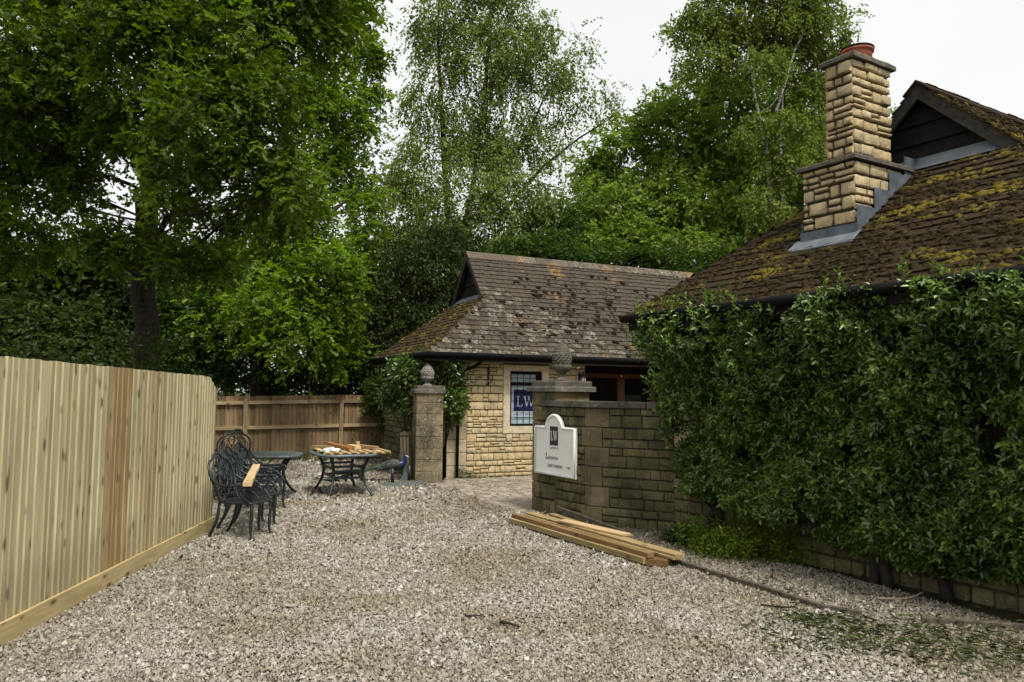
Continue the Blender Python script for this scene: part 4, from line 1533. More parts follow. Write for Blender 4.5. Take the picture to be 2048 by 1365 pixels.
# gablet
gb = MB()
gb.add([(GX2, GYa, GZ2), (GX2, 2 * CH2 - GYa, GZ2), (GX2, CH2, RZ2 - 0.02)], [(0, 2, 1)])
gabc = gb.build('gablet', M['black_wood'], cot)
bh = (RZ2 - GZ2) / 4
for k in range(4):
    z0 = GZ2 + k * bh + 0.03
    z1 = min(GZ2 + (k + 1) * bh + 0.05, RZ2 - 0.05)
    a0, a1 = GYa + (z0 - GZ2) / TF, GYa + (z1 - GZ2) / TF
    x0, x1 = GX2 - 0.045, GX2 - 0.01
    V_ = [(x0, a0, z0), (x0, 2 * CH2 - a0, z0), (x1, 2 * CH2 - a1, z1), (x1, a1, z1), (GX2 - 0.002, a0, z0), (GX2 - 0.002, 2 * CH2 - a0, z0)]
    MB().add(V_, [(3, 2, 1, 0), (0, 1, 5, 4)]).build('weatherboard', M['black_wood'], gabc)
for sgn in (-1, 1):
    e = Vector((OX - 0.01, CH2 + sgn * (CH2 - GYa + 0.03), GZ2 - 0.03))
    t = Vector((OX - 0.01, CH2, RZ2 + 0.01))
    dn = Vector((0, 0, -0.16))
    V_ = [e, t, t + dn, e + dn]
    MB().add(V_ + [v + Vector((0.03, 0, 0)) for v in V_], [(0, 1, 2, 3), (7, 6, 5, 4), (0, 4, 5, 1), (3, 2, 6, 7), (0, 3, 7, 4), (1, 5, 6, 2)]).build('barge_board', M['barge'], gabc)
MB().add([(GX2 - 0.16, GYa + 0.0, GZ2 - 0.16 * TE + 0.035), (GX2 - 0.16, 2 * CH2 - GYa, GZ2 - 0.16 * TE + 0.035), (GX2 - 0.04, 2 * CH2 - GYa, GZ2 + 0.04), (GX2 - 0.04, GYa, GZ2 + 0.04)], [(3, 2, 1, 0)]).build('flashing', M['lead_pale'], gabc)
# gutter and fascia
MB().tube([(-0.06, -0.07, HS - 0.055), (CL, -0.07, HS - 0.055)], 0.055, 10).tube([(-0.07, -0.06, HS - 0.055), (-0.07, 2 * CH2 + 0.05, HS - 0.055)], 0.055, 10).build('gutter', M['black'], cot)
fb_ = MB().box((-0.015, -0.015, HS - 0.16), (CL, 0.015, HS - 0.012)).box((-0.015, 0.015, HS - 0.16), (0.015, 2 * CH2, HS - 0.012))
fb_.build('fascia', M['black_wood'], cot)
MB().box((0.016, 0.016, HS - 0.17), (CL, WY + 0.05, HS - 0.125)).box((0.016, WY + 0.05, HS - 0.17), (XW0 + 0.05, 2 * CH2, HS - 0.125)).build('soffit', M['fascia'], cot)
# down pipes
MB().tube([(1.13, -0.06, HS - 0.1), (1.13, 0.02, HS - 0.19), (1.08, 0.24, HS - 0.27), (0.80, 0.31, HS - 0.40), (0.76, 0.315, HS - 0.5), (0.76, 0.315, 0.03)], 0.034, 8).build('downpipe', M['black'], cot)
MB().tube([(0.49, 0.315, HS - 0.2), (0.49, 0.315, 0.03)], 0.036, 8).build('downpipe', M['black'], cot)

# wall lantern
lan = empty('wall_lantern', COTM @ Vector((3.68, WY - 0.03, 2.06)), CA, 'black six-sided wall lantern at the corner of the entrance', 'lantern')
mb = MB()
mb.box((-0.03, -0.005, -0.05), (0.03, 0.025, 0.15))
mb.tube([(0, 0, 0.1), (0, -0.06, 0.16), (0, -0.14, 0.17), (0, -0.15, 0.13)], 0.009, 6)
mb.build('bracket', M['iron'], lan)
MB().lathe([(0.0, 0.165), (0.012, 0.16), (0.02, 0.125), (0.085, 0.062), (0.09, 0.045), (0.075, 0.04)], (0, -0.15, 0.02), 6).build('roof', M['iron'], lan)
mb = MB()
for k in range(6):
    a = 2 * math.pi * (k + 0.5) / 6
    mb.tube([(0.072 * math.cos(a), -0.15 + 0.072 * math.sin(a), 0.06), (0.045 * math.cos(a), -0.15 + 0.045 * math.sin(a), -0.1)], 0.007, 4)
mb.lathe([(0.05, -0.1), (0.052, -0.115), (0.02, -0.13)], (0, -0.15, 0), 6)
mb.build('cage', M['iron'], lan)
MB().lathe([(0.040, -0.098), (0.066, 0.055)], (0, -0.15, 0), 6).build('glass', M['bag'], lan)
cam_ = empty('security_light', COTM @ Vector((3.62, WY - 0.02, 2.35)), CA, 'small white sensor light under the eaves above the lantern', 'light')
MB().lathe([(0.03, 0), (0.035, 0.02), (0.025, 0.05)], (0, 0, 0), 12).build('base', M['white'], cam_, M=Matrix.Rotation(R(90), 4, 'X'))
MB().lathe([(0.012, -0.02), (0.036, 0.0), (0.03, 0.03), (0.008, 0.045)], (0, -0.07, -0.01), 12).build('lamp_head', M['white'], cam_)
br = empty('sign_bracket', COTM @ Vector((1.455, WY - 0.03, 1.9)), CA, 'empty black wrought iron sign bracket on the pale stone wall', 'bracket')
MB().box((-0.018, -0.004, 0), (0.018, 0.014, 0.40)).build('back_plate', M['iron'], br)
MB().tube([(0, 0, 0.30), (0.0, -0.2, 0.31), (0.04, -0.34, 0.30)], 0.009, 6).tube([(0, 0, 0.03), (0.02, -0.1, 0.10), (0.02, -0.17, 0.2), (0.03, -0.24, 0.3)], 0.008, 6).tube([(0.03, -0.3, 0.30), (0.05, -0.36, 0.33), (0.05, -0.38, 0.37), (0.04, -0.35, 0.40), (0.035, -0.32, 0.37)], 0.007, 6).build('arm', M['iron'], br)


# ================================================================== GATE PILLARS, WALLS, SIGN
def finial(parent, c, h, w_, mat):
    mb = MB()
    mb.lathe([(0.34 * w_, 0), (0.36 * w_, 0.03 * h), (0.30 * w_, 0.06 * h), (0.17 * w_, 0.12 * h), (0.16 * w_, 0.18 * h), (0.26 * w_, 0.22 * h), (0.40 * w_, 0.28 * h), (0.48 * w_, 0.36 * h), (0.46 * w_, 0.40 * h)], c, 20)
    mb.build('finial_base', M[mat], parent)
    V_, F_ = [], []
    rows, seg = 20, 26
    cv = Vector(c)
    for j in range(rows + 1):
        t = j / rows
        r_ = 0.5 * w_ * (math.sin(math.pi * min(1, 0.30 + 0.70 * t)) ** 0.75) if t < 1 else 0.0
        r_ *= 0.98
        for k in range(seg):
            a = 2 * math.pi * k / seg
            sc_ = abs(math.sin(a * 6.5 + (math.pi / 2 if int(t * 9) % 2 else 0))) * (1 - ((t * 9) % 1)) 
            rr = r_ * (0.93 + 0.14 * sc_) + rng.uniform(-0.004, 0.004)
            V_.append(cv + Vector((rr * math.cos(a), rr * math.sin(a), 0.38 * h + t * 0.62 * h)))
    for j in range(rows):
        for k in range(seg):
            k2 = (k + 1) % seg
            F_.append((j * seg + k, j * seg + k2, (j + 1) * seg + k2, (j + 1) * seg + k))
    F_.append(tuple(rows * seg + k for k in range(seg)))
    return MB().add(V_, F_).build('finial', M[mat], parent, False)


def pillar_faces(parent, mat, w_, d_, H, course, split_front=True, depth=0.02):
    """dressed blocks on the four faces of a w x d pillar, origin at front-left corner, x along the front, y into the pillar"""
    z = 0.0
    k = 0
    while z < H - 0.02:
        h = min(course, H - z)
        m = w_ * (0.42 if k % 2 else 0.58)
        for (xa, xb) in ((0, m), (m, w_)):
            stone_obj(parent, mat, ((xa + xb) / 2, 0.02, z + h / 2), (1, 0, 0), xb - xa - 0.004, h - 0.006, depth, False)
        for (O, ex, L) in (((w_ - 0.02, 0, 0), (0, 1, 0), d_), ((0.02, d_, 0), (0, -1, 0), d_)):
            c = Vector(O) + Vector(ex) * (L / 2) + Vector((0, 0, z + h / 2))
            stone_obj(parent, mat, c, ex, L - 0.004, h - 0.006, depth, False)
        z += h
        k += 1


gp_ang = R(15)
gp = empty('gate_pillar', (-1.845, 15.03, 0), gp_ang, 'tall square stone gate pillar of lichened blocks topped by a grey pineapple, far side of the entrance', 'pillar')
PW, PD, PH = 0.53, 0.53, 1.74
MB().box((0.02, 0.02, -0.1), (PW - 0.02, PD - 0.02, PH)).build('core', M['mortar_dark'], gp)
pillar_faces(gp, 'pillar_ash', PW, PD, PH, 0.222)
slab('cap', (-0.04, -0.04, PH), (PW + 0.04, PD + 0.04, PH + 0.085), 'cap', gp)
slab('cap', (0.0, 0.0, PH + 0.085), (PW, PD, PH + 0.15), 'cap', gp)
finial(gp, (PW / 2 - 0.02, PD / 2, PH + 0.145), 0.44, 0.285, 'finial')

# rough wall running back from that pillar
w0 = Vector((-1.86, 15.62, 0))
w1 = Vector((-3.0, 18.45, 0))
wd = (w0 - w1).normalized()
wang = math.atan2(wd.y, wd.x)
bw = empty('garden_wall', w1, wang, 'dark rubble stone garden wall between the far gate pillar and the old fence', 'wall')
WL = (w0 - w1).length
MB().box((0.02, 0.03, -0.1), (WL, 0.28, 1.5)).build('core', M['mortar_dark'], bw)
face_stones(bw, 'gate_stone', (0, 0.03, 0), (1, 0, 0), WL, 1.5, 0, 0.04, 0.014, course=(0.11, 0.17), wid=(0.2, 0.42), split=0.2)
face_stones(bw, 'cot_stone', (0.02, 0.28, 0), (0, -1, 0), 0.25, 1.5, 0, 0.04, 0.014, course=(0.11, 0.15), wid=(0.12, 0.26), split=0.0)
for k in range(5):
    slab('coping_stone', (-0.05 + k * (WL + 0.03) / 5, -0.03, 1.5), (-0.05 + (k + 1) * (WL + 0.03) / 5 - 0.012, 0.34, 1.565), 'cap', bw)

# near pillar and the sign wall
WD = Vector((0.508, -0.861, 0)).normalized()
WA = math.atan2(WD.y, WD.x)
PL = Vector((0.326, 11.686, 0))
rp = empty('gate_pillar', PL, WA, 'stone gate pillar with a large dark mossy pineapple, rising behind the white sign', 'pillar')
RW, RD, RH = 0.62, 0.6, 1.785
MB().box((0.02, 0.02, -0.1), (RW - 0.02, RD - 0.02, RH)).build('core', M['mortar_dark'], rp)
z = 0.0
k = 0
while z < RH - 0.02:
    h = min(0.225, RH - z)
    q = 0.21 if k % 2 else 0.15
    stone_obj(rp, 'gate_dress', (q / 2, 0.02, z + h / 2), (1, 0, 0), q - 0.006, h - 0.008, 0.03, False)
    stone_obj(rp, 'gate_dress', (0.02, RD / 2, z + h / 2), (0, -1, 0), RD - 0.005, h - 0.008, 0.022, False)
    stone_obj(rp, 'gate_dress', (RW - 0.02, RD / 2, z + h / 2), (0, 1, 0), RD - 0.005, h - 0.008, 0.024, False)
    for (xa, za, xb, zb) in rubble(RW - q, h, course=(h * 0.99, h), wid=(0.1, 0.2), split=0.6):
        stone_obj(rp, 'gate_stone', (q + (xa + xb) / 2, 0.02, z + (za + zb) / 2), (1, 0, 0), xb - xa - 0.012, zb - za - 0.012, 0.035, True)
    z += h
    k += 1
slab('cap', (-0.07, -0.07, RH), (RW + 0.07, RD + 0.07, RH + 0.075), 'cap', rp)
slab('cap', (-0.02, -0.02, RH + 0.075), (RW + 0.02, RD + 0.02, RH + 0.16), 'finial_dark', rp, 0.012)
finial(rp, (RW / 2 + 0.02, RD / 2, RH + 0.155), 0.60, 0.31, 'finial_dark')

SL = 1.4702
sw = empty('entrance_wall', PL, WA, 'low angled stone wall with dressed corner stones that carries the white sign', 'wall')
WH = 1.575
WT = 0.32
mb = MB()
mb.box((RW + 0.004, 0.02, -0.1), (SL - 0.02, WT, WH))
P2 = Vector((2.075, 9.84, 0))
P1 = PL + WD * SL
e2 = (P2 - P1).normalized()
L2 = (P2 - P1).length
rot2 = math.atan2(e2.y, e2.x) - WA
F2 = Matrix.Translation((SL, 0, 0)) @ Matrix.Rotation(rot2, 4, 'Z')      # second face frame in wall space
mb.box((0.0, 0.02, -0.1), (L2 - 0.02, WT * 0.8, WH), F2)
mb.build('core', M['mortar_dark'], sw)
x2 = F2.to_3x3() @ Vector((1, 0, 0))
y2 = F2.to_3x3() @ Vector((0, 1, 0))
o2 = Vector((SL, 0, 0)) + y2 * 0.02
z = 0.0
k = 0
while z < WH - 0.02:
    h = min(0.262, WH - z)
    a, b = (0.12, 0.27) if k % 2 else (0.20, 0.17)
    stone_obj(sw, 'gate_dress', (SL - a / 2, 0.02, z + h / 2), (1, 0, 0), a - 0.003, h - 0.008, 0.036, False, 'quoin')
    stone_obj(sw, 'gate_dress', o2 + x2 * (b / 2) + Vector((0, 0, z + h / 2)), x2, b - 0.004, h - 0.008, 0.036, False, 'quoin')
    face_stones(sw, 'gate_stone', (RW + 0.004, 0.02, 0), (1, 0, 0), SL - a - RW - 0.004, h, z, 0.035, 0.013, course=(h * 0.42, h * 0.6), wid=(0.09, 0.2), split=0.1)
    face_stones(sw, 'gate_stone', o2 + x2 * b, x2, L2 - b, h, z, 0.028, 0.010, course=(h * 0.40, h * 0.66), wid=(0.16, 0.32), split=0.15)
    z += h
    k += 1
# coping slabs: along the sign wall (lapping in front of the pillar), then along the second face
cps = [(0.31, 0.60, -0.055, -0.006), (0.63, 1.04, -0.055, WT + 0.04)]
for (xa, xb, ya, yb) in cps:
    slab('coping_stone', (xa, ya, WH), (xb - 0.008, yb, WH + 0.082), 'cap', sw, 0.006)
# corner slab, mitred
cp = MB()
f2 = lambda x, y: tuple((F2 @ Vector((x, y, 0))).to_2d())
ring = [(1.04, -0.055), (SL - 0.01, -0.06), f2(0.02, -0.06), f2(0.42, -0.055), f2(0.42, WT), (1.04, WT + 0.04)]
cp.add([(x, y, WH) for x, y in ring] + [(x, y, WH + 0.08) for x, y in ring], [tuple(reversed(range(6))), tuple(range(6, 12))] + [(i, (i + 1) % 6, 6 + (i + 1) % 6, 6 + i) for i in range(6)])
cp.build('coping_stone', M['cap'], sw)
for (xa, xb) in ((0.425, 0.80), (0.805, L2 - 0.02)):
    s_ = slab('coping_stone', (xa, -0.055, WH), (xb - 0.006, WT, WH + 0.08), 'cap', sw, 0.006)
    s_.matrix_basis = F2

# the white sign
sg = empty('entrance_sign', PL + Vector((0, 0, 0.585)) , WA, 'white arched-top sign board with LW logo, reception and parking arrows, fixed on the low wall', 'sign')
SX0_, SX1_ = 0.15, 1.195
SHT = 0.70


def sign_outline(ins=0.0):
    c = (SX0_ + SX1_) / 2 - 0.01
    pts = [(SX0_ + ins, ins), (SX1_ - ins, ins), (SX1_ - ins, SHT - ins)]
    r_ = 0.235 - ins
    pts.append((c + 0.26 + (0.0 if ins == 0 else 0.0), SHT - ins))
    for i in range(13):
        a = math.pi * i / 12
        pts.append((c + r_ * math.cos(a), SHT - 0.065 + (0.245 - ins) * math.sin(a) + (0.065 if i in (0, 12) else 0) * 0))
    pts.append((c - 0.26, SHT - ins))
    pts.append((SX0_ + ins, SHT - ins))
    # keep the shoulders above the springing of the arch
    return [(x, max(z, SHT - ins) if (abs(x - c) < 0.27 and z > 0.3) else z) for x, z in pts]


yb_ = -0.045
Sm = Matrix.Translation((0, yb_ + 0.02, 0))
MB().prism(sign_outline(), Sm, 0.028).build('board', M['white'], sg)
outl = sign_outline(0.02)
mb = MB()
n = len(outl)
mb.tube([(x, yb_ - 0.012, z) for x, z in outl] + [(outl[0][0], yb_ - 0.012, outl[0][1])], 0.021, 8)
mb.build('moulded_edge', M['white'], sg)
Lm = Matrix.Translation((0, yb_ - 0.0095, 0))
MB().prism([(0.555, 0.43), (0.765, 0.43), (0.765, 0.70), (0.555, 0.70)], Lm, 0.002).build('logo_panel', M['plum'], sg)
mb = MB()
lw_letters(mb, Matrix.Translation((0, yb_ - 0.0118, 0)), 0.572, 0.50, 0.135, 0.062, 0.118, 0.0015, 0.002)
mb.build('lettering', M['white'], sg)
Tm = lambda x, z: Matrix.Translation((x, yb_ - 0.0105, z))
text_mesh('lettering', 'LADYSWOOD', 0.044, Tm(0.665, 0.378), M['ink_grey'], sg, 0.82)
text_mesh('lettering', 'RECEPTION', 0.062, Tm(0.50, 0.228), M['ink'], sg, 0.82, 'LEFT')
text_mesh('lettering', 'GUEST PARKING', 0.062, Tm(0.50, 0.118), M['ink'], sg, 0.82, 'LEFT')
am = Matrix.Translation((0, yb_ - 0.0095, 0))
mb = MB()
mb.prism([(0.455, 0.225), (0.468, 0.225), (0.468, 0.29), (0.455, 0.29)], am, 0.0012)
mb.prism([(0.444, 0.285), (0.479, 0.285), (0.4615, 0.325)], am, 0.0012)
mb.prism([(0.468, 0.225), (0.49, 0.225), (0.49, 0.236), (0.468, 0.236)], am, 0.0012)
mb.build('arrow', M['ink'], sg)
mb = MB()
mb.prism([(0.975, 0.135), (1.035, 0.135), (1.035, 0.147), (0.975, 0.147)], am, 0.0012)
mb.prism([(1.03, 0.121), (1.068, 0.141), (1.03, 0.161)], am, 0.0012)
mb.build('arrow', M['ink'], sg)

# ================================================================== FENCES
fd = Vector((-0.0632, 0.998, 0)).normalized()
FO = Vector((-3.49, 5.42, 0))
fa_ = math.atan2(fd.y, fd.x)
nf = empty('board_fence', FO, fa_, 'new pale close boarded timber fence, tall vertical planks above a base board', 'fence')


def feather(h, mat, w_=0.128, t0=0.024, t1=0.010, top=None):
    mb = MB()
    ht0, ht1 = (h, h) if top is None else top
    V_ = []
    for (z0, z1) in ((0.0, 0.0), (ht0, ht1)):
        V_ += [(-w_ / 2, 0, z0), (w_ / 2, 0, z1), (w_ / 2, -t1, z1), (-w_ / 2, -t0, z0)]
    mb.add(V_, [(0, 1, 2, 3)[::-1], (4, 5, 6, 7)[::-1], (3, 2, 6, 7), (2, 1, 5, 6), (0, 3, 7, 4), (1, 0, 4, 5)])
    return mb.mesh('board', M[mat])


b_me = feather(1.80, 'fence_new', 0.106)
X = -2.3
sp = 0.088
nb = 0
while X < 4.42:
    t = (X + 0) / 4.5
    step = rng.uniform(0.078, 0.122)
    top = 1.965 - 0.05 * max(0, min(1, t))
    me = b_me
    zb = 0.135
    Mx = Matrix.Translation((X, -0.008 + rng.uniform(-0.003, 0.001), zb)) @ Matrix.Rotation(R(rng.uniform(-0.15, 0.15)), 4, 'Y') @ Matrix.Rotation(R(rng.uniform(0.2, 3.2)), 4, 'Z') @ Matrix.Diagonal(((step + 0.016) / 0.106 if X <= 4.0 else 1.0, 1, (top - zb + rng.uniform(-0.004, 0.004)) / 1.80, 1))
    if X > 4.42 - 3.1 * sp:
        j = (X - (4.42 - 3.1 * sp)) / sp
        me = feather(1.8, 'fence_new', 0.106, top=(1.80 - 0.05 * j, 1.80 - 0.05 * (j + 1)))
    bo = link('board', me, nf, Mx)
    q = proj(FO + fd * X + Vector((0, 0, 1.1)))
    if q is not None and (205 < q[0] < 252 or 275 < q[0] < 325):
        bo.material_slots[0].link = 'OBJECT'
        bo.material_slots[0].material = M['fence_stain' if 210 < q[0] < 252 and rng.random() < 0.9 else 'fence_amber']
    X += sp if X > 4.0 else step
    nb += 1
for (xa, xb) in ((-2.4, 1.33), (1.335, 4.45)):
    mb = MB()
    V_ = []
    n = 8
    for i in range(n + 1):
        x = xa + (xb - xa) * i / n
        V_ += [(x, -0.034, 0.012), (x, -0.062, 0.012 + rng.uniform(-0.003, 0.003)), (x, -0.062, 0.165), (x, -0.034, 0.165)]
    F_ = [(0, 3, 2, 1), (4 * n, 4 * n + 1, 4 * n + 2, 4 * n + 3)]
    for i in range(n):
        for k in range(4):
            k2 = (k + 1) % 4
            F_.append((4 * i + k, 4 * i + k2, 4 * i + 4 + k2, 4 * i + 4 + k))
    mb.add(V_, [f[::-1] for f in F_])
    o = mb.build('gravel_board', M['base_board'], nf)
for x in (-1.8, 0.7, 3.1, 4.35):
    MB().box((x - 0.05, 0.02, -0.1), (x + 0.05, 0.12, 1.85)).build('post', M['fence_new'], nf)
for z in (0.4, 1.05, 1.65):
    MB().box((-2.4, 0.004, z), (4.42, 0.02, z + 0.07)).build('rail', M['rail'], nf)

f0 = Vector((-9.2, 18.12, 0))
f1 = Vector((-3.15, 20.52, 0))
fd2 = (f1 - f0).normalized()
of = empty('old_board_fence', f0, math.atan2(fd2.y, fd2.x), 'older brown close boarded fence behind the tables, with pale rails and posts', 'fence')
FL2 = (f1 - f0).length
ob_me = feather(1.5, 'fence_old', 0.112, 0.026, 0.006)
X = 0.0
while X < FL2:
    top = 1.56 + 0.02 * X + rng.uniform(-0.008, 0.008)
    link('board', ob_me, of, Matrix.Translation((X, rng.uniform(-0.006, 0), 0.12)) @ Matrix.Rotation(R(7), 4, 'Z') @ Matrix.Diagonal((1, 1, (top - 0.12) / 1.5, 1)))
    X += 0.1
# bay lines at the posts
def along(px):
    q = ray(px, 850)
    # intersect horizontal ray with the fence line
    dx, dy = q.x, q.y
    den = dx * fd2.y - dy * fd2.x
    t = (f0.x * fd2.y - f0.y * fd2.x) / den
    return (Vector((dx * t, dy * t, 0)) - f0).length


pxs = [along(490), along(681)]
posts = [0.2, pxs[0] - (pxs[1] - pxs[0]), pxs[0], pxs[1], FL2 - 0.02]
posts = [p for p in posts if 0 <= p <= FL2]
for p in posts:
    MB().box((p - 0.05, -0.135, -0.1), (p + 0.05, -0.035, 1.50 + 0.02 * p)).build('post', M['fence_old'], of)
for i in range(len(posts) - 1):
    for z in (0.74, 1.36):
        xa, xb = posts[i] + 0.053, posts[i + 1] - 0.053
        za, zb = z + 0.02 * xa, z + 0.02 * xb
        mb = MB()
        V_ = [(xa, -0.10, za), (xb, -0.10, zb), (xb, -0.03, zb), (xa, -0.03, za), (xa, -0.10, za + 0.085), (xb, -0.10, zb + 0.085), (xb, -0.03, zb + 0.085), (xa, -0.03, za + 0.085)]
        mb.add(V_, [(3, 2, 1, 0), (4, 5, 6, 7), (0, 1, 5, 4), (1, 2, 6, 5), (2, 3, 7, 6), (3, 0, 4, 7)])
        mb.build('rail', M['rail'], of)
MB().box((0, -0.06, -0.05), (FL2, -0.03, 0.14)).build('gravel_board', M['rail'], of)

# ================================================================== FURNITURE
def bez(pts, n=8):
    """smooth curve through points (Catmull-Rom)"""
    P_ = [Vector(p) for p in pts]
    P_ = [P_[0] * 2 - P_[1]] + P_ + [P_[-1] * 2 - P_[-2]]
    out = []
    for i in range(1, len(P_) - 2):
        a, b, c, d = P_[i - 1:i + 3]
        for k in range(n):
            t = k / n
            out.append(0.5 * ((2 * b) + (c - a) * t + (2 * a - 5 * b + 4 * c - d) * t * t + (3 * b - a - 3 * c + d) * t ** 3))
    out.append(P_[-2])
    return out


def make_chair():
    root = empty('garden_chair', (0, 0, 0))
    mt = M['cast']
    sb = MB()
    rim = [(-0.21, -0.19, 0.42), (0.0, -0.23, 0.42), (0.19, -0.235, 0.42), (0.245, -0.19, 0.42), (0.255, 0, 0.42), (0.245, 0.19, 0.42), (0.19, 0.235, 0.42), (0.0, 0.23, 0.42), (-0.21, 0.19, 0.42), (-0.22, 0, 0.42), (-0.21, -0.19, 0.42)]
    sb.tube(bez(rim, 3), 0.014, 6)
    for i in range(9):
        y = -0.2 + 0.05 * i
        sb.box((-0.21, y - 0.009, 0.418), (0.245 - abs(y) * 0.1, y + 0.009, 0.428))
    for i in range(8):
        x = -0.17 + 0.055 * i
        sb.box((x - 0.008, -0.215, 0.4165), (x + 0.008, 0.215, 0.4265))
    sb.build('seat', mt, root)
    for s in (-1, 1):
        MB().tube(bez([(0.215, s * 0.205, 0.42), (0.235, s * 0.21, 0.33), (0.225, s * 0.205, 0.2), (0.225, s * 0.205, 0.08), (0.245, s * 0.21, 0.015), (0.275, s * 0.212, 0.012)], 4), [0.019] * 12 + [0.015] * 9, 6).build('leg', mt, root)
        MB().tube(bez([(-0.2, s * 0.18, 0.46), (-0.215, s * 0.185, 0.36), (-0.235, s * 0.185, 0.22), (-0.295, s * 0.19, 0.08), (-0.335, s * 0.19, 0.012)], 4), 0.018, 6).build('leg', mt, root)
        ar = MB()
        ar.tube(bez([(-0.29, s * 0.235, 0.70), (-0.2, s * 0.265, 0.645), (-0.05, s * 0.285, 0.62), (0.12, s * 0.285, 0.635), (0.21, s * 0.275, 0.62), (0.225, s * 0.27, 0.575), (0.185, s * 0.27, 0.565)], 5), 0.0145, 6)
        ar.tube(bez([(0.17, s * 0.275, 0.62), (0.1, s * 0.265, 0.55), (0.16, s * 0.255, 0.48), (0.22, s * 0.225, 0.42)], 5), 0.012, 6)
        ar.tube(bez([(0.02, s * 0.28, 0.61), (0.06, s * 0.265, 0.54), (0.12, s * 0.26, 0.52)], 4), 0.009, 5)
        ar.build('arm', mt, root)
    bx = lambda y, z: (-0.205 - 0.30 * (z - 0.42) - 0.12 * max(0, z - 0.6) ** 1.2, y, z)
    fr_ = MB()
    half = [(0.185, 0.44), (0.20, 0.55), (0.235, 0.68), (0.235, 0.80), (0.175, 0.885), (0.11, 0.905), (0.06, 0.955), (0.0, 0.97)]
    full = [bx(-y, z) for y, z in half] + [bx(y, z) for y, z in reversed(half[:-1])]
    fr_.tube(bez(full, 4), 0.015, 6)
    fr_.tube(bez([bx(-0.19, 0.5), bx(0, 0.49), bx(0.19, 0.5)], 4), 0.011, 6)
    back = fr_.build('backrest', mt, root)
    sc_ = MB()
    for s in (-1, 1):
        for cv in ([(0.02, 0.5), (0.10, 0.58), (0.16, 0.66), (0.15, 0.74), (0.10, 0.76), (0.07, 0.71), (0.10, 0.67)],
                   [(0.0, 0.56), (0.06, 0.63), (0.07, 0.72), (0.03, 0.80), (0.07, 0.87), (0.13, 0.85), (0.14, 0.80), (0.105, 0.79)],
                   [(0.19, 0.57), (0.20, 0.68), (0.19, 0.78), (0.15, 0.82)],
                   [(0.0, 0.66), (0.035, 0.71), (0.0, 0.77)],
                   [(0.0, 0.84), (0.05, 0.89), (0.0, 0.94)],
                   [(0.13, 0.5), (0.17, 0.55), (0.13, 0.6)]):
            sc_.tube(bez([bx(s * y, z) for y, z in cv], 4), 0.0075, 5)
    sc_.build('scrollwork', mt, back)
    return root


ch0 = make_chair()
CHAIRS = [(-3.20, 9.37, R(-13), 'black cast metal garden chair nearest the camera, holding the near end of the plank'),
          (-3.31, 9.93, R(-9), 'second cast metal garden chair of the row, between the nearest and the third'),
          (-3.50, 10.60, R(-6), 'third cast metal garden chair of the row, carrying the far end of the plank'),
          (-3.62, 11.42, R(-3), 'cast metal garden chair tucked in at the near edge of the left table')]
for i, (x, y, a, lb_) in enumerate(CHAIRS):
    o = ch0 if i == 0 else copy_tree(ch0)
    o.location = (x, y, 0.012)
    o.rotation_euler = (0, 0, a)
    tag(o, lb_, 'chair', 'cast metal garden chairs by the new fence')
for (loc, rot, lb_) in (((-4.30, 11.95, 0.10), (R(-6), R(22), R(-42)), 'dark cast metal chair tipped forward at the end of the left table, behind the row'),
                        ((-5.0, 13.7, 0.012), (0, 0, R(-80)), 'cast metal chair standing on the far side of the left table')):
    o = copy_tree(ch0)
    o.location = loc
    o.rotation_euler = rot
    tag(o, lb_, 'chair', 'cast metal garden chairs by the new fence')


